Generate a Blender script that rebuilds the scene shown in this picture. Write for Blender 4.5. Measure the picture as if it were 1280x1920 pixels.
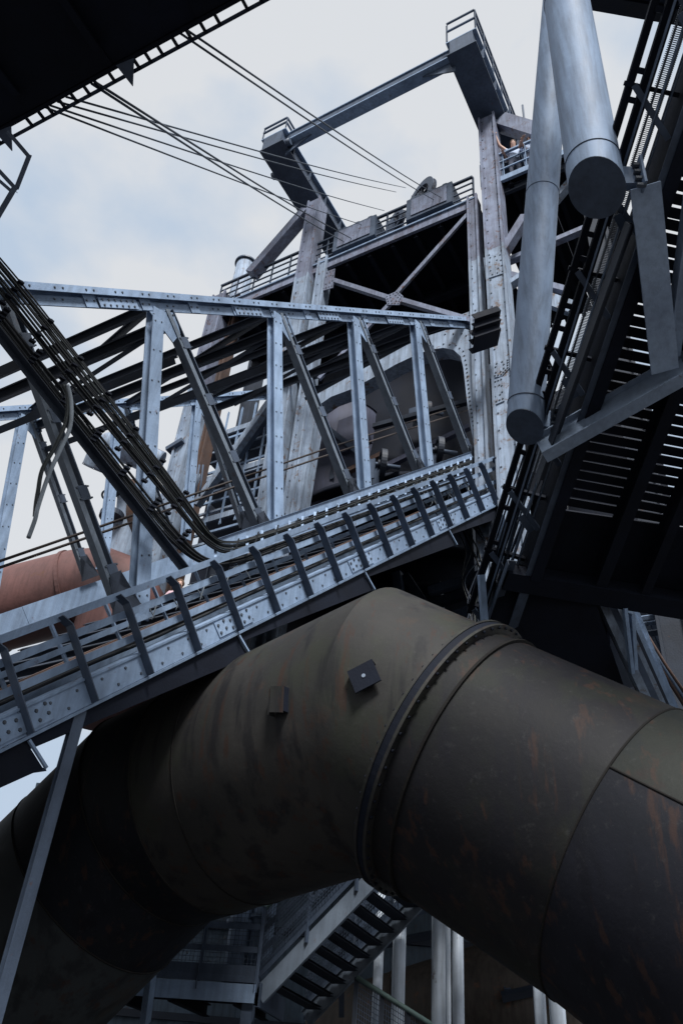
import bpy, bmesh, math, random
from mathutils import Vector, Matrix
random.seed(11)
for o in list(bpy.data.objects):
    bpy.data.objects.remove(o, do_unlink=True)
SC = bpy.context.scene
COL = SC.collection
V = Vector

# ------------------------------------------------------------------ camera
FPX = 1550.0
CAM = V((0.0, 0.0, 1.7))
_zr, _zv, _zw = 187.0, 2064.0, 1550.0
_n = math.sqrt(_zr**2 + _zv**2 + _zw**2)
_zr, _zv, _zw = _zr/_n, _zv/_n, _zw/_n
CW = V((0, math.sqrt(1-_zw*_zw), _zw))
_ry = -_zr*_zw/CW.y
CR = V((math.sqrt(1-_zr*_zr-_ry*_ry), _ry, _zr))
CU = CR.cross(CW)
cam_d = bpy.data.cameras.new('camera')
cam = bpy.data.objects.new('camera', cam_d)
COL.objects.link(cam)
m = Matrix.Identity(4)
for i in range(3):
    m[i][0] = CR[i]; m[i][1] = CU[i]; m[i][2] = -CW[i]; m[i][3] = CAM[i]
cam.matrix_world = m
cam_d.sensor_fit = 'VERTICAL'
cam_d.sensor_height = 36.0
cam_d.sensor_width = 24.0
cam_d.lens = 36.0*FPX/1920.0
cam_d.clip_start = 0.05
cam_d.clip_end = 3000
SC.camera = cam

# ------------------------------------------------------------------ sky, sun, exposure
SUN_EL, SUN_AZ = math.radians(49), math.radians(172)   # azimuth clockwise from +Y
W = bpy.data.worlds.new('World'); SC.world = W
W.use_nodes = True
nt = W.node_tree
for n in list(nt.nodes): nt.nodes.remove(n)
def N(tree, t, **kw):
    n = tree.nodes.new(t)
    for k, v in kw.items():
        if k in n.inputs.keys(): n.inputs[k].default_value = v
        else: setattr(n, k, v)
    return n
out = N(nt, 'ShaderNodeOutputWorld'); bg = N(nt, 'ShaderNodeBackground', Strength=0.1)
sky = N(nt, 'ShaderNodeTexSky', sky_type='NISHITA', sun_disc=False, sun_elevation=SUN_EL, sun_rotation=SUN_AZ)
tc = N(nt, 'ShaderNodeTexCoord')
mp = N(nt, 'ShaderNodeMapping'); mp.inputs['Scale'].default_value = (1, 1, 1.6); mp.inputs['Location'].default_value = (0.75, 0.25, 0.6)
nz = N(nt, 'ShaderNodeTexNoise', Scale=3.0, Detail=7.0, Roughness=0.5)
rp = N(nt, 'ShaderNodeValToRGB')
rp.color_ramp.elements[0].position = 0.35; rp.color_ramp.elements[0].color = (2.95, 3.55, 4.35, 1)
rp.color_ramp.elements[1].position = 0.50; rp.color_ramp.elements[1].color = (4.25, 4.38, 4.55, 1)
mx = N(nt, 'ShaderNodeMixRGB'); mx.inputs[0].default_value = 0.95
L = nt.links.new
L(tc.outputs['Generated'], mp.inputs['Vector']); L(mp.outputs[0], nz.inputs['Vector'])
L(nz.outputs['Fac'], rp.inputs[0]); L(sky.outputs[0], mx.inputs[1]); L(rp.outputs[0], mx.inputs[2])
L(mx.outputs[0], bg.inputs['Color']); L(bg.outputs[0], out.inputs['Surface'])

sl = bpy.data.lights.new('sun', 'SUN'); sl.energy = 3.2; sl.angle = math.radians(14); sl.color = (1.0, 0.995, 0.98)
so = bpy.data.objects.new('sun', sl); COL.objects.link(so)
sd = V((math.sin(SUN_AZ)*math.cos(SUN_EL), math.cos(SUN_AZ)*math.cos(SUN_EL), math.sin(SUN_EL)))
so.rotation_euler = sd.to_track_quat('Z', 'Y').to_euler(); so.location = (0, -20, 60)
SC.view_settings.view_transform = 'Standard'
SC.view_settings.look = 'None'
SC.view_settings.exposure = 0.8
SC.view_settings.gamma = 1.0
SC.view_settings.use_curve_mapping = False

# ------------------------------------------------------------------ geometry of the place
UP = V((0, 0, 1))
def ray(px, py): return (CR*((px-640)/FPX) - CU*((py-960)/FPX) + CW)
def P(px, py, Z): return CAM + ray(px, py)*Z
def vp(px, py): return ray(px, py).normalized()
def hit(px, py, pt, nrm):
    r = ray(px, py); return CAM + r*((pt-CAM).dot(nrm)/r.dot(nrm))
def proj(p):
    q = p-CAM; z = q.dot(CW)
    return (640+FPX*q.dot(CR)/z, 960-FPX*q.dot(CU)/z, z)
D = vp(1630, 600)                       # up the inclined bridge
F = vp(-2560, 1832); F.z = 0; F.normalize()   # along the furnace front, to the left and away
H = V((-F.y, F.x, 0))
if H.dot(CW) < 0: H = -H                # into the furnace
NU = (UP - D*UP.dot(D)).normalized()    # square to the incline
BN = D.cross(UP).normalized()
BQ = P(105, 1160, 9.0)
def bp(px, py, off=0.0): return hit(px, py, BQ+F*off, BN)
FQ = P(905, 345, 26.7)
FN = F.cross(UP).normalized()
def fp(px, py, off=0.0): return hit(px, py, FQ+H*off, FN)

# ------------------------------------------------------------------ materials
MATS = {}
def mat(name, col, col2=None, rust=0.0, rough=0.55, scale=1.5, spec=0.4, streak=0.0, bump=0.15, metal=0.0, rustcol=(0.10, 0.045, 0.025)):
    if name in MATS: return MATS[name]
    m = bpy.data.materials.new(name); m.use_nodes = True; t = m.node_tree; t.nodes.clear()
    o = N(t, 'ShaderNodeOutputMaterial'); b = N(t, 'ShaderNodeBsdfPrincipled')
    b.inputs['Roughness'].default_value = rough; b.inputs['Specular IOR Level'].default_value = spec; b.inputs['Metallic'].default_value = metal
    g = N(t, 'ShaderNodeNewGeometry'); oi = N(t, 'ShaderNodeObjectInfo')
    l = t.links.new
    n1 = N(t, 'ShaderNodeTexNoise', Scale=scale, Detail=6.0, Roughness=0.65)
    l(g.outputs['Position'], n1.inputs['Vector'])
    c2 = col2 or tuple(c*0.62 for c in col)
    r1 = N(t, 'ShaderNodeValToRGB'); r1.color_ramp.elements[0].position = 0.34; r1.color_ramp.elements[1].position = 0.62
    r1.color_ramp.elements[0].color = (*c2, 1); r1.color_ramp.elements[1].color = (*col, 1)
    l(n1.outputs['Fac'], r1.inputs[0]); cur = r1.outputs[0]
    # vertical streaks of dirt
    mpn = N(t, 'ShaderNodeMapping'); mpn.inputs['Scale'].default_value = (7, 7, 0.5)
    l(g.outputs['Position'], mpn.inputs['Vector'])
    n2 = N(t, 'ShaderNodeTexNoise', Scale=1.6, Detail=5.0, Roughness=0.6); l(mpn.outputs[0], n2.inputs['Vector'])
    if streak > 0:
        r2 = N(t, 'ShaderNodeValToRGB'); r2.color_ramp.elements[0].position = 0.42; r2.color_ramp.elements[1].position = 0.66
        mm = N(t, 'ShaderNodeMath', operation='MULTIPLY'); mm.inputs[1].default_value = streak
        l(n2.outputs['Fac'], r2.inputs[0]); l(r2.outputs[0], mm.inputs[0])
        x = N(t, 'ShaderNodeMixRGB', blend_type='MULTIPLY'); x.inputs[2].default_value = (0.33, 0.30, 0.27, 1)
        l(mm.outputs[0], x.inputs[0]); l(cur, x.inputs[1]); cur = x.outputs[0]
    if rust > 0:
        n3 = N(t, 'ShaderNodeTexNoise', Scale=scale*2.3, Detail=8.0, Roughness=0.72)
        l(g.outputs['Position'], n3.inputs['Vector'])
        r3 = N(t, 'ShaderNodeValToRGB'); r3.color_ramp.elements[0].position = 0.68-rust*0.32; r3.color_ramp.elements[1].position = 0.76-rust*0.28
        l(n3.outputs['Fac'], r3.inputs[0])
        x = N(t, 'ShaderNodeMixRGB'); x.inputs[2].default_value = (*rustcol, 1)
        l(r3.outputs[0], x.inputs[0]); l(cur, x.inputs[1]); cur = x.outputs[0]
    hs = N(t, 'ShaderNodeHueSaturation'); ma = N(t, 'ShaderNodeMapRange'); ma.inputs['To Min'].default_value = 0.84; ma.inputs['To Max'].default_value = 1.14
    l(oi.outputs['Random'], ma.inputs['Value']); l(ma.outputs[0], hs.inputs['Value']); l(cur, hs.inputs['Color'])
    l(hs.outputs[0], b.inputs['Base Color'])
    n4 = N(t, 'ShaderNodeTexNoise', Scale=scale*22, Detail=4.0); l(g.outputs['Position'], n4.inputs['Vector'])
    bm = N(t, 'ShaderNodeBump', Strength=bump, Distance=0.02); l(n4.outputs['Fac'], bm.inputs['Height']); l(bm.outputs[0], b.inputs['Normal'])
    rr = N(t, 'ShaderNodeMapRange'); rr.inputs['To Min'].default_value = rough-0.12; rr.inputs['To Max'].default_value = min(1, rough+0.18)
    l(n1.outputs['Fac'], rr.inputs['Value']); l(rr.outputs[0], b.inputs['Roughness'])
    l(b.outputs[0], o.inputs['Surface']); MATS[name] = m; return m

M_PAINT = mat('blue_grey_paint', (0.26, 0.355, 0.505), (0.17, 0.24, 0.355), rust=0.16, streak=0.35)
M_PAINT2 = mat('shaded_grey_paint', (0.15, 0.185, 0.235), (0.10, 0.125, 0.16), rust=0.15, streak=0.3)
M_PALE = mat('pale_grey_paint', (0.285, 0.355, 0.46), (0.19, 0.235, 0.31), rust=0.38, streak=0.6, rustcol=(0.12, 0.075, 0.05))
M_WORN = mat('worn_mauve_paint', (0.19, 0.22, 0.305), (0.115, 0.122, 0.172), rust=0.36, streak=0.5, rustcol=(0.085, 0.04, 0.03))
M_RUST = mat('rusty_steel', (0.10, 0.062, 0.05), (0.06, 0.042, 0.038), rust=0.4, rough=0.8)
M_DARK = mat('dark_steel', (0.022, 0.031, 0.050), (0.011, 0.016, 0.027), rust=0.1, rough=0.6)
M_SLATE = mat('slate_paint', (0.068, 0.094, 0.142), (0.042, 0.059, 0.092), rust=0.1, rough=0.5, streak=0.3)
M_GALL = mat('gallery_grey_paint', (0.30, 0.38, 0.50), (0.21, 0.27, 0.37), rust=0.08, rough=0.45, streak=0.25)
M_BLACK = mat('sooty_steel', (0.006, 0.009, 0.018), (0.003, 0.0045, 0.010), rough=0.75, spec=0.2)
M_TUBE = mat('galvanised_tube', (0.205, 0.275, 0.39), (0.155, 0.21, 0.305), rust=0.08, rough=0.6, scale=1.2, streak=0.45, spec=0.25, bump=0.08)
M_CABLE = mat('cable_rubber', (0.010, 0.012, 0.015), (0.006, 0.007, 0.009), rough=0.5, spec=0.35)
M_CABLEG = mat('cable_green_grey', (0.022, 0.028, 0.029), (0.013, 0.016, 0.017), rough=0.5)
M_CABLEL = mat('cable_pale_grey', (0.30, 0.34, 0.38), (0.16, 0.18, 0.2), rough=0.5)
M_RED = mat('red_oxide_paint', (0.135, 0.062, 0.056), (0.085, 0.043, 0.041), rust=0.12, rough=0.6, streak=0.3, scale=0.9)
M_BROWN = mat('brown_duct_paint', (0.062, 0.050, 0.042), (0.036, 0.030, 0.025), rust=0.35, rough=0.7, streak=0.6)
M_MAUVE = mat('mauve_vessel_paint', (0.060, 0.066, 0.105), (0.042, 0.046, 0.075), rust=0.1, rough=0.6, streak=0.3)
M_GREEN = mat('green_handrail_paint', (0.20, 0.30, 0.28), (0.13, 0.19, 0.18), rust=0.1)
M_BOLT = mat('bolt_steel', (0.065, 0.08, 0.105), (0.04, 0.05, 0.065), rough=0.5)
M_ROPEB = mat('rusty_wire_rope', (0.045, 0.034, 0.032), (0.028, 0.022, 0.022), rough=0.7)
M_ROPE = mat('wire_rope', (0.035, 0.05, 0.075), (0.02, 0.03, 0.045), rough=0.5)

# ------------------------------------------------------------------ mesh helpers
KS = [1.0]      # size factor of the sections being built
_j = [0]
def jit():
    _j[0] = (_j[0]*7+3) % 101
    return 1.0 + 0.00012*_j[0] + 0.0003
class MB:
    def __init__(s): s.v = []; s.f = []; s.smooth = set()
    def add(s, vs, fs, smooth=False):
        o = len(s.v); s.v += [V(x) for x in vs]
        for f in fs:
            if smooth: s.smooth.add(len(s.f))
            s.f.append([i+o for i in f])
        return s
    def prism(s, a, b, poly, side, ma=None, mb=None):
        """extrude polygon (x=side, y=axis x side) from a to b"""
        ax = (b-a).normalized()
        x = side-ax*side.dot(ax)
        if x.length < 1e-5: x = ax.orthogonal()
        x.normalize(); y = ax.cross(x)
        n = len(poly)
        vs = [a+x*p+y*q for p, q in poly]+[b+x*p+y*q for p, q in poly]
        fs = [[i, (i+1) % n, (i+1) % n+n, i+n] for i in range(n)]
        fs += [list(range(n))[::-1], [i+n for i in range(n)]]
        return s.add(vs, fs)
    def beam(s, a, b, w, h, prof='box', side=None, t=None):
        side = side if side is not None else UP.cross(b-a)
        if side.length < 1e-4: side = V((1, 0, 0))
        k = jit()*KS[0]; w *= k; h *= k; t = t*KS[0] if t else None
        t = t or min(w, h)*0.14
        x, y = w/2, h/2
        if prof == 'box': poly = [(-x, -y), (x, -y), (x, y), (-x, y)]
        elif prof == 'I': poly = [(-x, -y), (x, -y), (x, -y+t), (t/2, -y+t), (t/2, y-t), (x, y-t), (x, y), (-x, y), (-x, y-t), (-t/2, y-t), (-t/2, -y+t), (-x, -y+t)]
        elif prof == 'L': poly = [(-x, -y), (x, -y), (x, -y+t), (-x+t, -y+t), (-x+t, y), (-x, y)]
        elif prof == 'C': poly = [(-x, -y), (x, -y), (x, -y+t), (-x+t, -y+t), (-x+t, y-t), (x, y-t), (x, y), (-x, y)]
        elif prof == 'T': poly = [(-x, y-t), (-t/2, y-t), (-t/2, -y), (t/2, -y), (t/2, y-t), (x, y-t), (x, y), (-x, y)]
        return s.prism(a, b, poly, side)
    def tube(s, pts, r, n=10, cap=True, smooth=True, closed=False):
        pts = [V(p) for p in pts]; m_ = len(pts)
        rs = [q*KS[0] for q in (r if isinstance(r, (list, tuple)) else [r]*m_)]
        o = len(s.v); x = None; rings = []
        for i, p in enumerate(pts):
            t = (pts[min(i+1, m_-1)]-pts[max(i-1, 0)]).normalized()
            if x is None: x = t.orthogonal()
            x = (x-t*x.dot(t)).normalized(); y = t.cross(x)
            k = 1.0
            if 0 < i < m_-1:
                c = (pts[i]-pts[i-1]).normalized().dot(t); k = 1/max(c, 0.5)
                bis = ((pts[i+1]-pts[i]).normalized()-(pts[i]-pts[i-1]).normalized())
            ring = []
            for j in range(n):
                a = 2*math.pi*j/n; v = x*math.cos(a)*rs[i]+y*math.sin(a)*rs[i]
                if 0 < i < m_-1 and bis.length > 1e-5:
                    bb = bis.normalized(); v = v+bb*v.dot(bb)*(k-1)
                ring.append(p+v)
            rings.append(ring)
        vs = [v for ring in rings for v in ring]; fs = []
        for i in range(m_-1):
            for j in range(n):
                fs.append([i*n+j, i*n+(j+1) % n, (i+1)*n+(j+1) % n, (i+1)*n+j])
        s.add(vs, fs, smooth)
        if cap: s.add([], []); s.f.append([o+j for j in range(n)][::-1]); s.f.append([o+(m_-1)*n+j for j in range(n)])
        return s
    def disc(s, c, ax, r, t, n=24, hole=0.0):
        r, t, hole = r*KS[0], t*KS[0], hole*KS[0]
        ax = ax.normalized(); x = ax.orthogonal().normalized(); y = ax.cross(x)
        cs = [(x*math.cos(2*math.pi*j/n)+y*math.sin(2*math.pi*j/n)) for j in range(n)]
        a, b = c-ax*t/2, c+ax*t/2
        if hole <= 0:
            vs = [a+v*r for v in cs]+[b+v*r for v in cs]
            fs = [[j, (j+1) % n, (j+1) % n+n, j+n] for j in range(n)]+[list(range(n))[::-1], list(range(n, 2*n))]
        else:
            vs = [a+v*r for v in cs]+[b+v*r for v in cs]+[a+v*hole for v in cs]+[b+v*hole for v in cs]
            fs = []
            for j in range(n):
                k = (j+1) % n
                fs += [[j, k, k+n, j+n], [j+2*n, j+3*n, k+3*n, k+2*n], [j+n, k+n, k+3*n, j+3*n], [k, j, j+2*n, k+2*n]]
        return s.add(vs, fs)
    def rivet(s, p, nrm, r):
        r *= KS[0]; nrm = nrm.normalized(); x = nrm.orthogonal().normalized(); y = nrm.cross(x)
        vs = []
        for k, (rr, hh) in enumerate(((1, -0.1), (0.72, 0.55))):
            for j in range(6):
                a = math.pi*j/3; vs.append(p+x*math.cos(a)*r*rr+y*math.sin(a)*r*rr+nrm*r*hh)
        fs = [[j, (j+1) % 6, (j+1) % 6+6, j+6] for j in range(6)]+[[6, 7, 8, 9, 10, 11]]
        return s.add(vs, fs)
    def plate(s, pts, th, nrm=None):
        """polygon plate of thickness th"""
        pts = [V(p) for p in pts]; n = len(pts)
        if nrm is None:
            nrm = V((0, 0, 0))
            for i in range(n): nrm += pts[i].cross(pts[(i+1) % n])
        nrm = nrm.normalized()*th*jit()*KS[0]
        vs = [p-nrm/2 for p in pts]+[p+nrm/2 for p in pts]
        fs = [[i, (i+1) % n, (i+1) % n+n, i+n] for i in range(n)]+[list(range(n))[::-1], list(range(n, 2*n))]
        return s.add(vs, fs)
    def build(s, name, material, parent=None, kind=None, bevel=0.0):
        me = bpy.data.meshes.new(name)
        lo = V([min(v[i] for v in s.v) for i in range(3)]); hi = V([max(v[i] for v in s.v) for i in range(3)])
        c = (lo+hi)/2
        me.from_pydata([tuple(v-c) for v in s.v], [], s.f)
        for i in s.smooth: me.polygons[i].use_smooth = True
        me.materials.append(material)
        bm_ = bmesh.new(); bm_.from_mesh(me); bmesh.ops.recalc_face_normals(bm_, faces=bm_.faces); bm_.to_mesh(me); bm_.free()
        o = bpy.data.objects.new(name, me); COL.objects.link(o)
        put(o, parent, c)
        if kind: o['kind'] = kind
        if bevel > 0:
            md = o.modifiers.new('bevel', 'BEVEL'); md.width = bevel; md.segments = 2; md.limit_method = 'ANGLE'
        return o
def origin_of(o):
    p = V(o.location)
    if o.parent: p += origin_of(o.parent)
    return p
def put(o, parent, c):
    if parent is not None:
        o.parent = parent; o.location = c-origin_of(parent)
    else: o.location = c
def thing(name, label, cat, loc, group=None):
    o = bpy.data.objects.new(name, None); COL.objects.link(o); o.location = loc; o.empty_display_size = 0.3
    return tag(o, label, cat, group)
def tag(o, label, cat, group=None, kind=None):
    o['label'] = label; o['category'] = cat
    if group: o['group'] = group
    if kind: o['kind'] = kind
    return o
def copy_to(o, delta, parent=None):
    c = o.copy(); COL.objects.link(c)
    if parent is not None: c.parent = parent
    c.location = V(o.location)+delta
    return c
def copy_tree(o, delta):
    r = o.copy(); COL.objects.link(r); r.location = V(o.location)+delta
    for ch in o.children:
        c = ch.copy(); COL.objects.link(c); c.parent = r
        for g in ch.children:
            d = g.copy(); COL.objects.link(d); d.parent = c
    return r
def one(name, m_, parent, fn, *a, **k):
    """one part made by one MB call"""
    mb = MB(); getattr(mb, fn)(*a, **k); return mb.build(name, m_, parent)
# ------------------------------------------------------------------ ground
g = MB(); g.add([(-900, -900, 0), (900, -900, 0), (900, 900, 0), (-900, 900, 0)], [[0, 1, 2, 3]])
go = g.build('ground', mat('concrete_ground', (0.06, 0.06, 0.065), (0.035, 0.035, 0.038), rough=0.9, scale=0.8))
go['kind'] = 'structure'

# ------------------------------------------------------------------ inclined skip bridge
S0 = (bp(940, 845)-BQ).length/16.0
TRO = 0.75                              # truss stands this far behind the railing
def tp(px, py): return bp(px, py, TRO)
best = None
for k in range(200):
    w_ = 1+k*0.03; q = proj(tp(515, 590)+F*w_); e = abs(q[0]-45)
    if best is None or e < best[0]: best = (e, w_)
BWID = best[1]
def far(p): return p+F*BWID
br = thing('skip_bridge', 'long blue-grey riveted steel truss bridge climbing from lower left up to the furnace', 'bridge', bp(-100, 1450))
cam_side = -BN if (-BN).dot(CAM-BQ) > 0 else BN

def line_pt(ref, i): return ref+D*(S0*i)
R0 = BQ
WT = bp(161, 1274); WB = bp(176, 1317)  # girder web top / bottom lines
iT = (WT-BQ).dot(D)/S0; iB = (WB-BQ).dot(D)/S0
hW = (WT-WB).dot(NU)
def web(i, up): return BQ+D*(S0*i)+NU*((WB-BQ).dot(NU)+up)
I0, I1 = -6.0, 16.3
# plate girder: one web plate per four bays, flanges, splice plates, rivets
for k in range(-2, 5):
    a, b = max(I0, 4*k-1.0), min(I1, 4*k+3.0)
    if b-a < 0.2: continue
    one('web_plate', M_PAINT, br, 'plate', [web(a, 0)+D*0.004, web(b, 0)-D*0.004, web(b, hW)-D*0.004, web(a, hW)+D*0.004], 0.02, BN)
    sp = MB(); sp.plate([web(b-.42, .03), web(b+.42 if b < I1 else b, .03), web(b+.42 if b < I1 else b, hW-.03), web(b-.42, hW-.03)], 0.016, BN)
    for v in sp.v: v += cam_side*0.0185
    so_ = sp.build('splice_plate', M_PAINT, br)
    rv = MB()
    for cc in range(6):
        for rr in range(2): rv.rivet(web(b-.36+cc*.145, .08+rr*(hW-.16)+(.03 if cc % 2 else 0))+cam_side*0.028, cam_side, 0.024)
    rv.build('rivets', M_BOLT, so_, kind='stuff')
one('bottom_flange', M_PAINT, br, 'beam', web(I0, -.02)+F*.08, web(I1, -.02)+F*.08, 0.22, 0.03, 'box', F)
one('top_flange', M_PAINT, br, 'beam', web(I0, hW+.01)+F*.06, web(I1, hW+.01)+F*.06, 0.18, 0.025, 'box', F)
rv = MB()
i = I0+.2
while i < I1-.2:
    for rr in (0, 1):
        rv.rivet(web(i+(0.21 if rr else 0), .06+rr*(hW-.13))+cam_side*0.011, cam_side, 0.02)
    i += .42
rv.build('rivets', M_BOLT, br, kind='stuff')
# far girder
for k in range(-2, 5):
    a, b = max(I0, 4*k-1.0), min(I1, 4*k+3.0)
    if b-a < 0.2: continue
    q = far(V((0, 0, 0)))+F*TRO
    one('web_plate', M_PAINT, br, 'plate', [web(a, .40)+q, web(b, .40)+q-D*.01, web(b, hW+.62)+q-D*.01, web(a, hW+.62)+q], 0.02, BN)
# soffit trays under the bridge, stepped every four bays
for k in range(-2, 5):
    b = 4*k+3.0-0.02; a = b-4+.03
    if k == 4: a, b = 14.98, 16.3
    t = MB(); wd = F*(BWID+TRO+.1)
    dl, dr = 0.10, 0.33
    A = [web(a, -.045)+F*.02, web(b, -.045)+F*.02, web(b, -.045-dr)+F*.02+D*.06, web(a, -.045-dl)+F*.02]
    t.add(A+[x+wd for x in A], [[0, 1, 2, 3], [7, 6, 5, 4], [0, 4, 5, 1], [1, 5, 6, 2], [2, 6, 7, 3], [3, 7, 4, 0]])
    to = t.build('soffit_tray', M_BLACK, br)
    one('tray_lip', M_PAINT, to, 'beam', web(b+.015, -.05)-F*.01, web(b+.015, -.05-dr)-F*.01+D*.06, .03, .03, 'L', F)
    one('tray_lip', M_SLATE, to, 'beam', web(b+.015, -.06-dr)+D*.06-F*.01, web(b+.015, -.06-dr)+D*.06+F*1.2, .03, .03, 'L', D)

# floor: skip rails and sleepers
for off in (1.25, 1.4, 1.55, 2.3, 2.45, 2.6):
    one('skip_rail', M_RUST, br, 'beam', web(I0, .12)+F*off, web(I1, .12)+F*off, 0.07, 0.12, 'I', F)
for k in range(-6, 17):
    one('sleeper', M_DARK, br, 'beam', web(k+.5, .0)+F*.15, web(k+.5, .0)+F*(BWID+TRO), 0.14, 0.16, 'I', D)

# trusses ------------------------------------------------------------
NEARJ = [(5, 547), (300, 574), (520, 586), (666, 595), (781, 601)]
chord_n = [tp(-140, 536), tp(895, 606)]
cdir = (chord_n[1]-chord_n[0]).normalized()
cup = BN.cross(cdir); cup = cup if cup.z > 0 else -cup
def chord_pt(px):
    lo, hi = 0.0, 1.0
    for _ in range(40):
        mid = (lo+hi)/2
        if proj(chord_n[0].lerp(chord_n[1], mid))[0] < px: lo = mid
        else: hi = mid
    return chord_n[0].lerp(chord_n[1], lo)
joints = [chord_pt(x) for x in (10, 300, 520, 666, 781, 872)]
def chord(tr):
    a, b = tr(chord_n[0]), tr(chord_n[1])
    one('top_chord', M_PAINT, br, 'beam', a+cup*.055, b+cup*.055, 0.12, 0.20, 'C', -cup)
    o = one('chord_web', M_PAINT, br, 'beam', a-cup*.105, b-cup*.105, 0.022, 0.155, 'box', BN)
    rv = MB()
    n = int((b-a).length/.55)
    for k in range(n):
        c = a.lerp(b, (k+.5)/n)
        o = MB(); o.beam(c-cdir*.11, c+cdir*.11, 0.022, 0.20, 'box', BN)
        for v in o.v: v += cam_side*.019-cup*.085
        if k % 2 == 0: o.build('batten_plate', M_PAINT, br)
        for e in (-.07, .07):
            rv.rivet(c+cdir*e-cup*.08+cam_side*(.031 if k % 2 == 0 else .012), cam_side, .02)
            rv.rivet(c+cdir*e+cup*.055+cam_side*.102, cam_side, .02)
    rv.build('rivets', M_BOLT, br, kind='stuff')
    # splice near the second joint
chord(lambda p: p)
chord(far)
for j, (x, q) in enumerate(((215, 0), (460, 1), (610, 1), (735, 1))):
    c = chord_pt(x); o = MB(); o.beam(c-cdir*.38, c+cdir*.38, .02, .16, 'box', BN)
    for v in o.v: v += cam_side*.04-cup*.105
    oo = o.build('splice_plate', M_PAINT, br); rv = MB()
    for a_ in range(6):
        for b_ in (-.15, -.06): rv.rivet(c+cdir*(-.3+a_*.12)+cup*b_+cam_side*.052, cam_side, .022)
    rv.build('rivets', M_BOLT, oo, kind='stuff')

def bottom_at(px, py): return tp(px, py)
posts = [((292, 585), (258, 1165)), ((515, 592), (516, 1000)), ((662, 600), (684, 930)), ((777, 606), (802, 885))]
diags = [((14, 560), (226, 1135)), ((314, 585), (497, 1010)), ((526, 592), (662, 940)), ((671, 600), (788, 895)), ((785, 606), (884, 868))]
def truss(tr, facing):
    for (a, b) in posts:
        A, B = tr(tp(*a)), tr(tp(*b))
        ax = (B-A).normalized(); x = ax.cross(BN).normalized()
        o = one('vertical_post', M_PAINT, br, 'beam', A, B, 0.21, 0.19, 'I', x, t=.02)
        rv = MB(); n = 9
        for k in range(n):
            c = A.lerp(B, (k+.4)/n)
            for e in (-.06, .06): rv.rivet(c+x*e+facing*.097+ax*(.04 if e > 0 else 0), facing, .017)
        rv.build('rivets', M_BOLT, o, kind='stuff')
        gp = A-cup*.12
        g_ = MB(); g_.plate([gp-cdir*.22+cup*.08, gp+cdir*.34+cup*.08, gp+cdir*.27-cup*.30, gp+cdir*.02-cup*.46, gp-cdir*.14-cup*.1], .016, BN)
        for v in g_.v: v += facing*.075
        go_ = g_.build('gusset_plate', M_PAINT, br); rv = MB()
        for e in ((-.16, .03), (.15, .03), (.27, .03), (.2, -.1), (.22, -.22), (.17, -.3)):
            rv.rivet(gp+cdir*e[0]+cup*e[1]+facing*.085, facing, .02)
        rv.build('rivets', M_BOLT, go_, kind='stuff')
    for (a, b) in diags:
        A, B = tr(tp(*a)), tr(tp(*b))
        ax = (B-A).normalized(); x = ax.cross(BN).normalized()
        for sgn in (-1, 1):
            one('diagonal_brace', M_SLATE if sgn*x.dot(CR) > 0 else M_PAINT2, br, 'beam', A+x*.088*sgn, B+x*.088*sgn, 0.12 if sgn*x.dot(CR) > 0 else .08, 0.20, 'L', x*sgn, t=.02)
        L_ = (B-A).length; n = max(3, int(L_/1.0))
        for k in range(n):
            c = A.lerp(B, (k+.6)/n)
            o = MB(); o.beam(c-ax*.10, c+ax*.10, .15, .014, 'box', x)
            for v in o.v: v += facing*.100
            bo = o.build('batten_plate', M_SLATE, br)
            rv = MB()
            for e in (-.09, .09):
                for f_ in (-.08, .08): rv.rivet(c+x*e+ax*f_+facing*.106, facing, .016)
            rv.build('rivets', M_BOLT, bo, kind='stuff')
        g_ = MB(); c = B
        g_.plate([c-ax*.42-x*.1, c-ax*.40+x*.1, c+D*.22-NU*.1, c-D*.3-NU*.12], .016, BN)
        for v in g_.v: v += facing*.13
        g_.build('gusset_plate', M_DARK, br)
truss(lambda p: p, cam_side)
truss(far, cam_side)
# sway frames and top laterals between the two trusses
for k, c in enumerate(joints):
    A, B = c+F*.12, far(c)-F*.12
    dn = -cup
    o = one('cross_beam', M_DARK, br, 'beam', A+dn*.02, B+dn*.02, .14, .14, 'I', cdir)
    one('cross_beam', M_DARK, br, 'beam', A+dn*.40, B+dn*.40, .20, .18, 'I', cdir)
    if k < 3: one('cross_beam', M_DARK, br, 'beam', A+dn*1.0, B+dn*1.0, .13, .13, 'L', cdir)
    one('sway_brace', M_DARK, br, 'beam', A+dn*.45, A.lerp(B, .55)+dn*1.0+cdir*.02, .13, .08, 'L', cdir)
    if k+1 < len(joints):
        c2 = joints[k+1]; A2, B2 = c2+F*.12, far(c2)-F*.12
        one('lateral_brace', M_DARK, br, 'beam', A-cup*.02, B2-cup*.02, .13, .12, 'T', cup.cross(B2-A))
# bearing shoe where the bridge meets the furnace column
for k in range(3):
    one('bearing_plate', M_BLACK, br, 'beam', P(884, 610+k*17, 20.6), P(932, 594+k*17, 20.8), .18, .55, 'C', UP)
# bridge prop down to the ground
pt_ = bp(150, 1332, .05)
pr = tag(MB().beam(pt_, V((pt_.x, pt_.y, 0)), .125, .08, 'C', cam_side.cross(UP)).build('bridge_prop', M_SLATE), 'slim grey vertical strut dropping from the bridge in front of the black pipe', 'strut')

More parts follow.
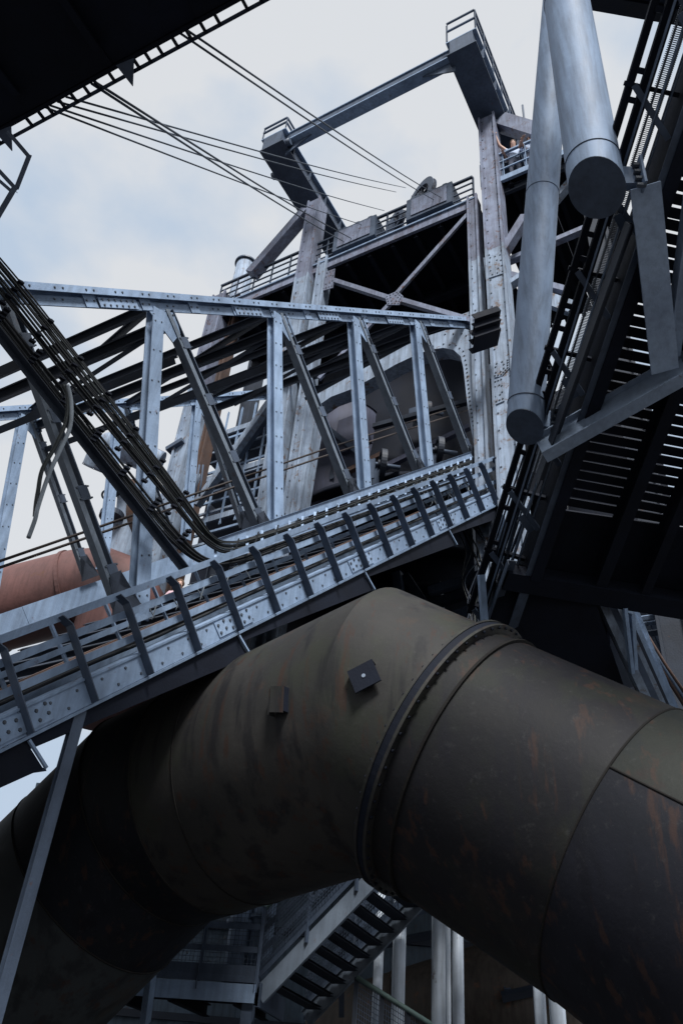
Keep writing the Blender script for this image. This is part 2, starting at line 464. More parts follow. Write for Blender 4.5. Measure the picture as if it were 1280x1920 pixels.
# railing ------------------------------------------------------------
rl = thing('bridge_railing', 'blue-grey walkway railing with dark flat posts along the near side of the bridge', 'railing', BQ-D*S0*5)
one('handrail', M_PAINT, rl, 'beam', R0-D*S0*6, R0+D*S0*16.2, .10, .085, 'L', F)
for (x, y, wd) in ((116, 1200, .085), (133, 1248, .085)):
    q = bp(x, y); up_ = (q-BQ).dot(NU)
    one('mid_rail', M_PAINT, rl, 'beam', BQ+NU*up_+F*.05-D*S0*6, BQ+NU*up_+F*.05+D*S0*16.2, wd, .012, 'box', NU)
def railpost(i):
    top = BQ+D*S0*i; k1 = top+(bp(124, 1176)-BQ); bt = top+(bp(172, 1319)-BQ)
    mb = MB(); pw = .135
    mb.beam(top-cam_side*.0, k1, .012, pw, 'box', D); mb.beam(k1, bt, .012, pw, 'box', D)
    for v in mb.v: v += cam_side*.075
    mb2 = MB(); mb2.beam(k1+cam_side*.008, bt+cam_side*.008, .05, .012, 'box', D)
    for v in mb2.v: v += D*.033
    return mb, mb2
a_, b_ = railpost(0)
p0 = a_.build('rail_post', M_SLATE, rl); p0b = b_.build('post_flange', M_PAINT, p0)
for i in range(-5, 17):
    if i == 0: continue
    c = copy_to(p0, D*S0*i, rl); COL.objects  # outer posts
    c2 = p0b.copy(); COL.objects.link(c2); c2.parent = c
# inner light uprights
q0 = BQ+D*S0*.55-NU*.08+F*.62
ip = one('inner_upright', M_PAINT, rl, 'beam', q0, q0-NU*.9, .06, .05, 'L', D)
for i in range(-5, 16): 
    if i: copy_to(ip, D*S0*i, rl)
for u_ in (-.42, -.75): one('inner_rail', M_PAINT, rl, 'beam', BQ+NU*u_+F*.6-D*S0*5, BQ+NU*u_+F*.6+D*S0*16, .07, .012, 'box', NU)

# cables -------------------------------------------------------------
cb = thing('cable_bundle', 'thick black cable bundle coming down left and turning up along the bridge tray', 'cables', bp(0, 545, -.2))
def bez(pts, n=8):
    """Catmull-Rom through points"""
    out_ = []
    P_ = [pts[0]]+list(pts)+[pts[-1]]
    for i in range(1, len(P_)-2):
        p0, p1, p2, p3 = P_[i-1], P_[i], P_[i+1], P_[i+2]
        for k in range(n):
            t = k/n
            out_.append(0.5*((2*p1)+(p2-p0)*t+(2*p0-5*p1+4*p2-p3)*t*t+(3*p1-p0-3*p2+p3)*t**3))
    out_.append(pts[-1]); return out_
NC = 20
for k in range(NC):
    u = k/(NC-1); o = random.uniform(-.05, .05); w_ = (u-.5)
    offs = .30+random.uniform(-.07, .07)
    up = k < 13
    if up:
        s_ = (k-6)*3.7+3
        path = [bp(-70+s_*.7, 440-s_*.6, offs), bp(20+s_*.7, 545-s_*.6, offs), bp(160+s_*.7, 722-s_*.6, offs), bp(290+s_*.55, 885-s_*.5, offs), bp(360+s_*.4, 975-s_*.4, offs), bp(395+s_*.2, 1015-s_*.4, offs), bp(430, 1028-s_*.5, offs), bp(480, 1017-s_*.42, offs), bp(600, 974-s_*.35, offs), bp(740, 922-s_*.3, offs), bp(884, 870-s_*.25, offs)]
    else:
        s_ = (k-16)*2.9-7
        path = [bp(-80+s_, 490-s_*.8, offs), bp(0+s_, 586-s_*.8, offs), bp(120+s_, 738-s_*.8, offs), bp(240+s_, 888-s_*.8, offs), bp(330+s_, 998-s_*.7, offs), bp(385+s_*.5, 1048-s_*.5, offs), bp(440, 1050-s_*.5, offs), bp(520, 1022-s_*.5, offs), bp(700, 955-s_*.4, offs), bp(884, 884-s_*.4, offs)]
    path = [p+V((random.uniform(-.012, .012), random.uniform(-.012, .012), random.uniform(-.012, .012))) for p in path]
    one('cable', random.choice([M_CABLE, M_CABLE, M_CABLE, M_CABLE, M_CABLEG]), cb, 'tube', bez(path, 6), random.choice([.012, .015, .018]), 6)
for (x, y) in ((22, 548), (78, 620), (134, 690), (186, 756), (238, 822), (288, 882), (332, 942)):
    one('cable_clamp', M_CABLE, cb, 'beam', bp(x-20, y+22, .375), bp(x+20, y-21, .375), .02, .02, 'box', D)
for (x, y) in ((5, 590), (66, 668), (126, 744), (182, 815), (235, 880), (290, 946), (345, 1005)):
    one('cable_clamp', M_CABLE, cb, 'beam', bp(x-16, y+14, .375), bp(x+12, y-12, .375), .03, .03, 'box', D)
for q, (x, y) in enumerate(((22, 548), (78, 620), (134, 690), (186, 756), (238, 822), (288, 882), (332, 942), (5, 590), (66, 668), (126, 744), (182, 815), (235, 880), (290, 946), (345, 1005))):
    for e in (-.9, -.3, .3, .9):
        ww = 1.0 if q < 7 else .5
        c = bp(x+19*e*ww, y-21*e*ww, .24); one('cable_tie', M_BLACK, cb, 'beam', c-D*.03+NU*.02, c+D*.03-NU*.03, .05, .03, 'box', BN)
for k in range(12):
    x = 445+k*37; y = 1022-(x-445)*.344
    one('cable_clamp', M_CABLE, cb, 'beam', bp(x-5, y+14, .22), bp(x+3, y-12, .22), .016, .02, 'box', D)
# pale tray under the cables on the level run and dark hanger angle under the falling run
ct = thing('cable_tray', 'pale grey cable tray with rungs along the top of the bridge railing', 'cable tray', bp(420, 1040, .4))
one('tray_side', M_PAINT, ct, 'beam', bp(400, 1022, .48), bp(884, 852, .48), .03, .14, 'C', BN)
one('tray_side', M_PAINT, ct, 'beam', bp(400, 1056, .16), bp(884, 886, .16), .02, .05, 'L', BN)
for k in range(26):
    t = k/25; one('rung', M_PAINT, ct, 'beam', bp(404, 1026, .45).lerp(bp(882, 857, .45), t), bp(404, 1054, .18).lerp(bp(882, 884, .18), t), .04, .012, 'box', D)
hb = tag(MB().beam(bp(-48, 566, .1), bp(352, 1074, .1), .10, .09, 'L', BN).build('cable_hanger', M_DARK), 'dark steel angle running diagonally beneath the falling cable bundle', 'steel angle')
for (x, y) in ((60, 680), (165, 812), (235, 905), (300, 982), (350, 1040)): pass
lc = [[(118, 722), (127, 745), (124, 790), (105, 835), (80, 880), (72, 920), (68, 945), (66, 968)],
      [(127, 722), (134, 755), (132, 800), (115, 840), (92, 890), (72, 950), (66, 975), (54, 1008)]]
for k, c in enumerate(lc):
    mb = MB().tube(bez([bp(x, y, -.02-.03*k) for x, y in c], 6), .026, 8)
    tag(mb.build('loose_cable', M_CABLEL if k else M_CABLEG), ['shorter pale cable end dangling from the black bundle at left', 'longer pale cable dangling from the bundle with its tip bent left'][k], 'cable', 'loose cables hanging from the bundle')
# a tangle of thin wires at the head of the tray
for k in range(16):
    x0 = random.uniform(780, 870); y0 = 872-(x0-880)*.36
    pts = [bp(x0, y0-6, .3)]
    for q in range(4):
        x0 += random.uniform(-12, 22); y0 += random.uniform(8, 20); pts.append(bp(x0, y0, random.uniform(.1, .5)))
    one('wire', random.choice([M_CABLEL, M_CABLEL, M_CABLE]), cb, 'tube', bez(pts, 5), .010, 5)
for k in range(5):
    x0 = 240+k*45; y0 = 1180-k*18
    pts = [bp(x0, y0, .3), bp(x0+14, y0-38, .25), bp(x0+34, y0-46, .3), bp(x0+50, y0-22, .35)]
    one('wire', M_CABLEL, cb, 'tube', bez(pts, 6), .009, 5)
# cables along the walkway floor
for k in range(7):
    o = .18+k*.05; u_ = hW+.06+random.uniform(0, .05)
    one('cable', random.choice([M_CABLE, M_CABLE, M_CABLEG]), cb, 'tube', [web(-6+q*1.1, u_+random.uniform(-.015, .02))+F*(o+random.uniform(-.02, .02)) for q in range(20)], .018, 6)
# hoist ropes inside the bridge
for off, u_ in ((1.5, .95), (1.62, .85)):
    pass
hr = [((-40, 1066), (600, 845), (880, 755)), ((-40, 1078), (600, 858), (880, 768))]
for k, pts in enumerate(hr):
    tag(MB().tube([bp(*q, 1.9) for q in pts], .02, 8).build('hoist_rope', M_ROPEB), ['upper rusty hoist rope stretched up inside the bridge', 'lower rusty hoist rope stretched up inside the bridge'][k], 'rope', 'hoist ropes inside the bridge')
# ------------------------------------------------------------------ big gas pipe
def pipe_mat(name, base, base2, moss, blush, run):
    m = bpy.data.materials.new(name); m.use_nodes = True; t = m.node_tree; t.nodes.clear(); l = t.links.new
    o = N(t, 'ShaderNodeOutputMaterial'); b = N(t, 'ShaderNodeBsdfPrincipled'); b.inputs['Roughness'].default_value = .62; b.inputs['Specular IOR Level'].default_value = .16
    g = N(t, 'ShaderNodeNewGeometry')
    def noise(sc, det=6, vec=None, ro=.6):
        n = N(t, 'ShaderNodeTexNoise', Scale=sc, Detail=det, Roughness=ro); l(vec if vec is not None else g.outputs['Position'], n.inputs['Vector']); return n.outputs['Fac']
    def ramp(f, a, b_):
        r = N(t, 'ShaderNodeMapRange', interpolation_type='SMOOTHSTEP'); r.inputs['From Min'].default_value = a; r.inputs['From Max'].default_value = b_; l(f, r.inputs['Value']); return r.outputs[0]
    def mix(f, a, col, mode='MIX', k=1.0):
        x = N(t, 'ShaderNodeMixRGB', blend_type=mode)
        mm = N(t, 'ShaderNodeMath', operation='MULTIPLY'); mm.inputs[1].default_value = k; l(f, mm.inputs[0]); l(mm.outputs[0], x.inputs[0])
        if isinstance(a, tuple): x.inputs[1].default_value = (*a, 1)
        else: l(a, x.inputs[1])
        x.inputs[2].default_value = (*col, 1); return x.outputs[0]
    mp = N(t, 'ShaderNodeMapping'); mp.inputs['Scale'].default_value = (2.6, 2.6, .28); l(g.outputs['Position'], mp.inputs['Vector'])
    c = mix(ramp(noise(.55), .38, .62), base, base2)
    c = mix(ramp(noise(.8, 8), .50, .64), c, moss, k=.5)       # moss
    c = mix(ramp(noise(.9, 8, ro=.7), .56, .68), c, blush, k=.6)  # rust blush
    c = mix(ramp(noise(1.0, 6, mp.outputs[0]), .50, .62), c, run, k=.65)  # dark runs
    c = mix(ramp(noise(2.3, 7, mp.outputs[0]), .56, .66), c, (.042, .022, .016), k=.6)
    c = mix(ramp(noise(9, 8, ro=.75), .55, .75), c, (.062, .062, .062), k=.35)
    c = mix(ramp(noise(60, 2), .70, .78), c, (.12, .12, .115), k=.3)
    l(c, b.inputs['Base Color'])
    bp_ = N(t, 'ShaderNodeBump', Strength=.10, Distance=.03); l(noise(14, 6), bp_.inputs['Height'])
    bp2 = N(t, 'ShaderNodeBump', Strength=.16, Distance=.10); l(noise(.9, 2), bp2.inputs['Height']); l(bp_.outputs[0], bp2.inputs['Normal'])
    l(bp2.outputs[0], b.inputs['Normal']); l(b.outputs[0], o.inputs['Surface']); return m
M_PIPE = pipe_mat('mossy_gas_pipe_paint', (.039, .037, .035), (.028, .0275, .027), (.032, .036, .025), (.052, .035, .026), (.011, .011, .014))
M_PIPEL = pipe_mat('grey_gas_pipe_paint', (.042, .048, .052), (.030, .034, .038), (.034, .038, .034), (.045, .036, .030), (.016, .017, .020))
M_PIPED = pipe_mat('shaded_gas_pipe_paint', (.010, .012, .017), (.006, .0075, .011), (.010, .012, .011), (.016, .012, .011), (.006, .006, .009))  # shade below the bridge put into the colour of the left pipe sections
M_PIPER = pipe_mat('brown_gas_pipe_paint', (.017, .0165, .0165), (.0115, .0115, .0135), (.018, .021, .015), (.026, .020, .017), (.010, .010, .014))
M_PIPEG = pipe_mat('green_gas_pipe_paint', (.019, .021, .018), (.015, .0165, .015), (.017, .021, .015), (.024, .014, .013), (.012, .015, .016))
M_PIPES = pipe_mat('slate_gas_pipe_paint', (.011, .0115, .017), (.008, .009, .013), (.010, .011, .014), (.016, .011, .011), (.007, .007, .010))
PR = 1.56
axis_a = P(842, 1418, 9.65)
axis_b = P(1205, 1618, 8.30)
axd = (axis_b-axis_a).normalized()
K = [P(-330, 2150, 11.9), P(305, 1525, 12.0), axis_a-axd*.85, axis_a, axis_a+axd*2.15, P(1600, 1850, 6.8)]
gp = thing('gas_pipe', 'huge mossy brown-grey gas pipe arching across the foreground', 'pipe', V((K[0].x, K[0].y, 0)))
# extend left leg to the ground
ld = (K[0]-K[1]).normalized()
K[0] = K[1]+ld*((K[1].z-0.0)/-ld.z)
rd = (K[5]-K[4]).normalized(); K[5] = K[4]+rd*min(6.0, 6.0)
NS = 72
def section_rings(k0, k1, n0, n1, r, nax=2):
    """cylinder from k0 to k1 cut by mitre planes n0, n1"""
    ax = (k1-k0).normalized(); x = UP.cross(ax).normalized(); y = ax.cross(x); rings = []
    for i in range(nax+1):
        t = i/nax; ring = []
        for j in range(NS):
            a = 2*math.pi*j/NS; v = x*math.cos(a)*r+y*math.sin(a)*r
            s0 = -(v.dot(n0))/ax.dot(n0); s1 = -(v.dot(n1))/ax.dot(n1)
            ring.append((k0+v+ax*s0).lerp(k1+v+ax*s1, t))
        rings.append(ring)
    return rings
def seam(pts, r=.016, name='weld_seam', par=None): return one(name, M_PIPEW, par or gp, 'tube', pts+[pts[0]], r, 6, False)
M_PIPEW = mat('weld_bead', (.020, .019, .018), (.012, .011, .011), rough=.85, spec=.1)
mit = []
for i in range(len(K)):
    if i == 0: mit.append((K[1]-K[0]).normalized())
    elif i == len(K)-1: mit.append((K[-1]-K[-2]).normalized())
    else: mit.append(((K[i]-K[i-1]).normalized()+(K[i+1]-K[i]).normalized()).normalized())
SEC = []
# soften the two big elbows with intermediate mitre cuts
path = [K[0], K[1]+ld*1.3]
def lobster(a, b, c, back, n):
    p, q = b+(a-b).normalized()*back, b+(c-b).normalized()*back
    return [(p*(1-t)**2+b*2*t*(1-t)+q*t*t) for t in [k/n for k in range(n+1)]]
path += [K[1], K[1].lerp(K[2], .27)]
el = [K[2]]
path += el
iring = len(path); path += [K[3]+axd*.02, K[4], K[5]]
mit = []
for i in range(len(path)):
    if i == 0: mit.append((path[1]-path[0]).normalized())
    elif i == len(path)-1: mit.append((path[-1]-path[-2]).normalized())
    else: mit.append(((path[i]-path[i-1]).normalized()+(path[i+1]-path[i]).normalized()).normalized())
for i in range(len(path)-1):
    rings = section_rings(path[i], path[i+1], mit[i], mit[i+1], PR)
    mb = MB(); mb.add([v for r_ in rings for v in r_], [[a*NS+j, a*NS+(j+1) % NS, (a+1)*NS+(j+1) % NS, (a+1)*NS+j] for a in range(len(rings)-1) for j in range(NS)], True)
    last = i == len(path)-2
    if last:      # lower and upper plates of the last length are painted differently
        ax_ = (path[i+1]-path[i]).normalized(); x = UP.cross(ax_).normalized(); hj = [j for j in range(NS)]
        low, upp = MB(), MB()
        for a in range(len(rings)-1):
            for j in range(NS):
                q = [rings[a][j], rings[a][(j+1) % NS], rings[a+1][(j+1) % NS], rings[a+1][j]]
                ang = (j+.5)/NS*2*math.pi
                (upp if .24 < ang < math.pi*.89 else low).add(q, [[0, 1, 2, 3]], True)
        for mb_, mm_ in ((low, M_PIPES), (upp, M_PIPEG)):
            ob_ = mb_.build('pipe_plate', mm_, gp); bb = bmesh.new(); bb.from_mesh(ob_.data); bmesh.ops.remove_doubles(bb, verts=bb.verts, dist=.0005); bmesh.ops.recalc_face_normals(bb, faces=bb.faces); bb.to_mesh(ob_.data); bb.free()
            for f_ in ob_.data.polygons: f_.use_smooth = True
        for jj in (3, 32):
            one('weld_seam', M_PIPEW, gp, 'tube', [rings[a][jj].lerp(rings[a+1][jj], t/8) for a in range(len(rings)-1) for t in range(9)][:18], .014, 6)
    else:
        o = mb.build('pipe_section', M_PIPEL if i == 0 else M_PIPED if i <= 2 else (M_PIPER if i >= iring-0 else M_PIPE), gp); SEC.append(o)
    if i+1 < len(path)-1 and i+1 not in (iring, iring-1): seam(rings[-1], .014 if i+1 != 99 else .02)
    if i == 3:   # straight crossing: extra girth seams and a long weld
        for t in (.25, ):
            r_ = [rings[0][j].lerp(rings[-1][j], t) for j in range(NS)]; seam(r_, .012)
# flanged ring
ax = axd
rg = MB().disc(axis_a-ax*.05, ax, PR+.11, .035, 96, PR-.02); fl = rg.build('flange', M_PIPE, gp)
rg = MB().disc(axis_a+ax*.07, ax, PR+.11, .035, 96, PR-.02); fl2 = rg.build('flange', M_PIPE, gp)
rg = MB().disc(axis_a+ax*.01, ax, PR+.098, .085, 96, PR-.02); rg.build('gasket', M_BLACK, gp)
x_ = UP.cross(ax).normalized(); y_ = ax.cross(x_)
b0 = None
for j in range(56):
    a = 2*math.pi*j/56; c = axis_a+(x_*math.cos(a)+y_*math.sin(a))*(PR+.075)
    if b0 is None:
        b0 = MB().tube([c-ax*.09, c+ax*.11], .016, 6, True, False).build('bolt', M_BLACK, fl); c0 = c
    else: copy_to(b0, c-c0, fl)
rg = MB()
rg.disc(axis_a+ax*.34, ax, PR+.035, .03, 96, PR-.02); rg.build('reinforcing_band', M_PIPEW, gp)
# longitudinal welds
def on_pipe(px, py, lift=0.0):
    """point where the pixel's ray meets the pipe surface, with its normal"""
    r = ray(px, py); best = None
    for i in range(len(path)-1):
        a, b = path[i], path[i+1]; ax_ = (b-a).normalized()
        o_ = CAM-a; dp = r-ax_*r.dot(ax_); op = o_-ax_*o_.dot(ax_)
        A, B, C_ = dp.dot(dp), 2*dp.dot(op), op.dot(op)-PR*PR
        ds = B*B-4*A*C_
        if ds < 0: continue
        t = (-B-math.sqrt(ds))/(2*A); p = CAM+r*t; s_ = (p-a).dot(ax_)
        if -.02 < s_ < (b-a).length+.02 and (best is None or t < best[0]):
            nrm = (p-a-ax_*s_).normalized(); best = (t, p+nrm*lift, nrm, ax_)
    return best
def surf_line(pts, r=.012):
    q = []
    for k in range(len(pts)-1):
        for j in range(6):
            x = pts[k][0]+(pts[k+1][0]-pts[k][0])*j/6; y = pts[k][1]+(pts[k+1][1]-pts[k][1])*j/6
            h_ = on_pipe(x, y)
            if h_: q.append(h_[1])
    if len(q) > 1: one('weld_seam', M_PIPEW, gp, 'tube', q, r, 6)
# lifting lugs
h_ = on_pipe(687, 1274)
if h_:
    _, p, nrm, ax_ = h_; x = (ax_+UP*.9-nrm*(ax_+UP*.9).dot(nrm)).normalized(); y = nrm.cross(x)
    lg = MB().plate([p+nrm*.085-x*.15-y*.14, p+nrm*.085+x*.15-y*.14, p+nrm*.085+x*.15+y*.14, p+nrm*.085-x*.15+y*.14], .02, nrm).build('lifting_lug', M_BLACK, gp)
    one('lug_foot', M_PIPEW, lg, 'beam', p-nrm*.03+y*.13, p+nrm*.08+y*.13, .30, .02, 'box', x)
    one('lug_foot', M_BLACK, lg, 'beam', p-nrm*.03-y*.02, p+nrm*.075-y*.02, .26, .02, 'box', x)
    one('lug_hole', M_PALE, lg, 'disc', p+nrm*.10+x*.0, nrm, .022, .006, 12)
h_ = on_pipe(528, 1316)
if h_:
    _, p, nrm, ax_ = h_; x = UP-nrm*UP.dot(nrm); x.normalize(); y = nrm.cross(x)
    lg = MB().plate([p+nrm*.10-x*.17-y*.11, p+nrm*.10+x*.13-y*.11, p+nrm*.10+x*.17+y*.08, p+nrm*.10-x*.13+y*.08], .02, nrm).build('lifting_lug', M_PIPE, gp)
    one('lug_foot', M_PIPE, lg, 'beam', p-nrm*.03+y*.10, p+nrm*.10+y*.10, .30, .02, 'box', x)
    one('lug_foot', M_BLACK, lg, 'beam', p-nrm*.03-y*.09, p+nrm*.09-y*.09, .28, .02, 'box', x)

# ------------------------------------------------------------------ conveyor gallery at upper right
GD = vp(95, 3733)
SLX = V((1, .135, 0)).normalized()
G0 = P(1274, 266, 9.5)
GN = SLX.cross(GD).normalized()
if GN.z < 0: GN = -GN
PITCH = .0156*9.5
def gp_(n, x=0.0, up=0.0): return G0+GD*(PITCH*n)+SLX*x+GN*up
cg = thing('conveyor_gallery', 'dark overhead conveyor gallery with slatted floor and light slits at right', 'conveyor gallery', gp_(46, 1.2))
DW = 3.4
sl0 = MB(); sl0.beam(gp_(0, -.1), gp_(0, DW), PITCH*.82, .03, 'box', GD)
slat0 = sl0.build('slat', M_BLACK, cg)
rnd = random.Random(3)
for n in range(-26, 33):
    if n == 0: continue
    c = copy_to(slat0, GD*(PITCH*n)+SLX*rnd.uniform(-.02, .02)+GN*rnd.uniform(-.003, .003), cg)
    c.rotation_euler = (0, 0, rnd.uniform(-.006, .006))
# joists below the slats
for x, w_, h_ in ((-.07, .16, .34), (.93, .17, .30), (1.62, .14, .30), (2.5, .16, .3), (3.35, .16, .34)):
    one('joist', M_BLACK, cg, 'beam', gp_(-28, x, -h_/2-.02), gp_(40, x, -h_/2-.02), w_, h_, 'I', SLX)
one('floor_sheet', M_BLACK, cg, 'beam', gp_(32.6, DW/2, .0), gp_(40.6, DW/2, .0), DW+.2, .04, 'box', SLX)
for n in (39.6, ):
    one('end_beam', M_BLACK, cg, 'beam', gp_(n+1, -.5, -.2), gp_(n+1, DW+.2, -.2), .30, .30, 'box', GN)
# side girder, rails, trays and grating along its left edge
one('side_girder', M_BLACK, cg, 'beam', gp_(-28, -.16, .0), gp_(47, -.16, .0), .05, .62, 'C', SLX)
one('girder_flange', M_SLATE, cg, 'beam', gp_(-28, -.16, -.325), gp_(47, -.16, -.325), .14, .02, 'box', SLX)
for x, up, w_, h_, mm in ((-.30, -.10, .03, .06, M_SLATE), (-.36, -.02, .025, .05, M_DARK), (-.41, -.10, .03, .05, M_TUBE), (-.47, -.05, .025, .07, M_DARK), (-.58, -.10, .03, .07, M_SLATE)):
    one('edge_rail', mm, cg, 'beam', gp_(-28, x, up), gp_(47, x, up), w_, h_, 'L', SLX)
for x0, x1 in ((-.40, -.325), (-.345, -.31)):
    pass
# fine grating strip (light comes through it)
gs = MB()
n = -28.0
while n < 30:
    gs.beam(gp_(n, -.455, .1), gp_(n, -.31, .1), .009, .02, 'box', GD); n += .135
gs.build('grating_bars', M_SLATE, cg, kind='stuff')
# outer stringer with rectangular openings
one('stringer', M_BLACK, cg, 'beam', gp_(-28, -.74, .10), gp_(47, -.74, .10), .085, .05, 'box', SLX)
one('stringer', M_BLACK, cg, 'beam', gp_(-28, -.585, .02), gp_(47, -.585, .02), .12, .06, 'box', SLX)
tie0 = None
for n in range(-27, 47):
    if n % 6 == 0: continue
    if n % 2 == 0:
        if tie0 is None: tie0 = one('stringer_tie', M_BLACK, cg, 'beam', gp_(n, -.72, .07), gp_(n, -.62, .04), .065, .04, 'box', GD); n0 = n
        else: copy_to(tie0, GD*(PITCH*(n-n0)), cg)
for n in range(-24, 47, 7):
    one('outrigger', M_SLATE, cg, 'beam', gp_(n, -.72, .0), gp_(n+3, -.2, -.15), .07, .05, 'L', GD)
    one('outrigger', M_BLACK, cg, 'beam', gp_(n, -.80, .12), gp_(n, -.2, -.02), .05, .08, 'box', GD)
    if n % 14 == 4: one('clamp_plate', M_SLATE, cg, 'beam', gp_(n+2, -.50, -.13), gp_(n+3.4, -.28, -.13), .10, .02, 'box', GD)
# cross girder (diagonal I-beam) and V struts below the floor
def gq(px, py, dz=.0):
    p = hit(px, py, G0-GN*.45, GN); return p
one('cross_girder', M_GALL, cg, 'beam', gq(1012, 842), gq(1330, 662), .17, .52, 'I', GN.cross(gq(1330, 662)-gq(1012, 842)), t=.025)
one('strut', M_GALL, cg, 'beam', gq(1203, 345), gq(1240, 690), .33, .24, 'T', SLX, t=.03)
one('strut', M_GALL, cg, 'beam', gq(1306, 350), gq(1262, 672), .22, .2, 'L', SLX, t=.03)
one('strut', M_DARK, cg, 'beam', gq(1185, 420), gq(1012, 905), .12, .2, 'L', SLX, t=.02)
# short pale vertical angles on the gallery's lower flank
for (a, b) in (((940, 965), (940, 1064)), ((903, 1078), (910, 1176))):
    A = P(*a, 12.4); one('flank_angle', M_PAINT, cg, 'beam', A, P(*b, 12.4), .12, .10, 'L', SLX)
for (a, b, mm, w_) in (((1003, 850), (915, 1160), M_SLATE, .05), ((985, 845), (905, 1085), M_SLATE, .03), ((1012, 845), (935, 1075), M_TUBE, .022), ((1000, 845), (930, 1050), M_TUBE, .018), ((1030, 850), (952, 1050), M_SLATE, .05), ((960, 1055), (918, 1172), M_SLATE, .14), ((950, 980), (912, 1110), M_TUBE, .02)):
    one('edge_rail', mm, cg, 'beam', P(*a, 11.9), P(*b, 12.6), w_, w_*.8, 'L', SLX)

# dark chute under the gallery
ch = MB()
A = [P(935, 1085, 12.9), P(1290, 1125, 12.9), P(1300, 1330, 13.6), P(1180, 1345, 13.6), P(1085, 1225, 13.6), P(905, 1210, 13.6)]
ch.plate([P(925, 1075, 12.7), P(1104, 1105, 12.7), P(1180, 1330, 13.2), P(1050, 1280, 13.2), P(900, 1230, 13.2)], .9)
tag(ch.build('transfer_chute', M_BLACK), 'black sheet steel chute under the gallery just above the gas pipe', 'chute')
ho = MB().tube(bez([P(985, 1098, 12.3), P(1010, 1112, 12.3), P(1050, 1114, 12.3), P(1088, 1106, 12.3)], 6), .02, 6)
tag(ho.build('hanging_hose', M_DARK), 'thin dark hose sagging under the black gallery end', 'hose')

# ------------------------------------------------------------------ two grey support tubes
def support(c0, c1, r, label, capside, brk):
    t = thing('support_tube', label, 'steel tube', c1, 'grey support tubes at the gallery')
    ax_ = (c1-c0).normalized()
    # slanted lower end
    n = 40; x = ax_.orthogonal().normalized(); y = ax_.cross(x)
    cut = (ax_*.75-CW*.0+capside).normalized()
    mb = MB(); top = []; low = []
    for j in range(n):
        a = 2*math.pi*j/n; v = x*math.cos(a)*r+y*math.sin(a)*r
        top.append(c0+v); low.append(c1+v+ax_*(-(v.dot(cut))/ax_.dot(cut)))
    mb.add(top+low, [[j, (j+1) % n, (j+1) % n+n, j+n] for j in range(n)], True)
    mb.build('tube', M_TUBE, t)
    one('end_cap', M_SLATE, t, 'plate', [p.lerp(c1, .0)+ax_*.006 for p in low], .012, cut)
    ring = [p-ax_*r*1.05 for p in low]
    rr = []
    for j in range(n):
        a = 2*math.pi*j/n; v = x*math.cos(a)*(r+.004)+y*math.sin(a)*(r+.004); rr.append(c1-ax_*r*1.5+v)
    one('weld_seam', M_SLATE, t, 'tube', rr+[rr[0]], .007, 5, False)
    rr = []
    for j in range(n):
        a = 2*math.pi*j/n; rr.append(c1-ax_*4.2+x*math.cos(a)*(r+.003)+y*math.sin(a)*(r+.003))
    one('weld_seam', M_SLATE, t, 'tube', rr+[rr[0]], .005, 5, False)
    # bolted bracket to the gallery
    pa = c1-ax_*r*.6; b = brk
    bo = one('bracket', M_TUBE, t, 'beam', pa+(b-pa).normalized()*r*.8, b, r*1.0, .10, 'box', ax_)
    bd = (b-pa).normalized()
    one('bracket_flange', M_TUBE, t, 'beam', b+ax_*r*.8, b-ax_*r*.8, .28, .03, 'box', ax_.cross(bd))
    for k in range(4):
        q = b-bd*.05+ax_*r*(-.6+.4*k)
        one('bolt', M_BOLT, bo, 'tube', [q-bd*.04-CW*.10, q+bd*.06-CW*.10], .03, 6, True, False)
    return t
c1 = P(1118, 352, 9.25); c0 = P(1061, 0, 11.6); c0 = c1+(c0-c1)*1.8
support(c0, c1, .305, 'nearer thick grey tube with its cut end by the gallery top', -CW*.45+V((-.35, 0, 0)), P(1198, 335, 9.35))
c1b = P(983, 800, 11.0); c0b = P(1039, 60, 14.3); c0b = c1b+(c0b-c1b)*1.4
support(c0b, c1b, .248, 'longer grey tube crossing the furnace with its cut end halfway down', -CW*.45+V((-.30, 0, 0)), P(1040, 790, 11.2))
KS[0] = 1.27
UK, FK, HK = UP*1.27, F*1.27, H*1.27
# ------------------------------------------------------------------ furnace tower
ft = thing('furnace_tower', 'tall weathered blast furnace frame of columns, decks and braces behind the bridge', 'furnace', V((fp(760, 700).x, fp(760, 700).y, 0)))
FLOORZ = 8.2
def down(p): return V((p.x, p.y, 0))
def column(px, py, w_, d_, mats, cut=None, off=0.0, prof='I', rv=True, name='column'):
    top = fp(px, py, off); bot = down(top); zs = [top]
    for c in (cut or []):
        z = hit(px, c, FQ+HK*off, FN).z; zs.append(V((top.x, top.y, z)))
    zs.append(V((top.x, top.y, FLOORZ)))
    for k in range(len(zs)-1):
        a, b = zs[k], zs[k+1]
        mm = mats[min(k, len(mats)-1)]
        o = MB(); o.beam(a, b, w_, d_, 'box', F); oo = o.build(name, mm, ft)
        fl = MB()
        for s_ in (-1, 1):
            fl.beam(a+FK*s_*w_*.5-HK*(d_*.5+.03), b+FK*s_*w_*.5-HK*(d_*.5+.03), .05, .07, 'box', F)
        fl.build('column_flange', mm, oo)
        if rv:
            r_ = MB(); n = int((a-b).length/.45)
            for q in range(min(n, 60)):
                c = a-UK*(.2+q*.45)
                for s_ in (-.36, .36): r_.rivet(c+FK*s_*w_-HK*d_*.5, -H, .024)
            if r_.v: r_.build('rivets', M_BOLT, oo, kind='stuff')
    return top
column(917, 232, .40, .45, [M_WORN, M_PALE], [485])
column(889, 378, .22, .3, [M_WORN, M_PALE], [500], off=.1)
column(597, 385, .38, .42, [M_WORN, M_PALE], [520])
column(612, 492, .24, .3, [M_PALE], [], off=.1)
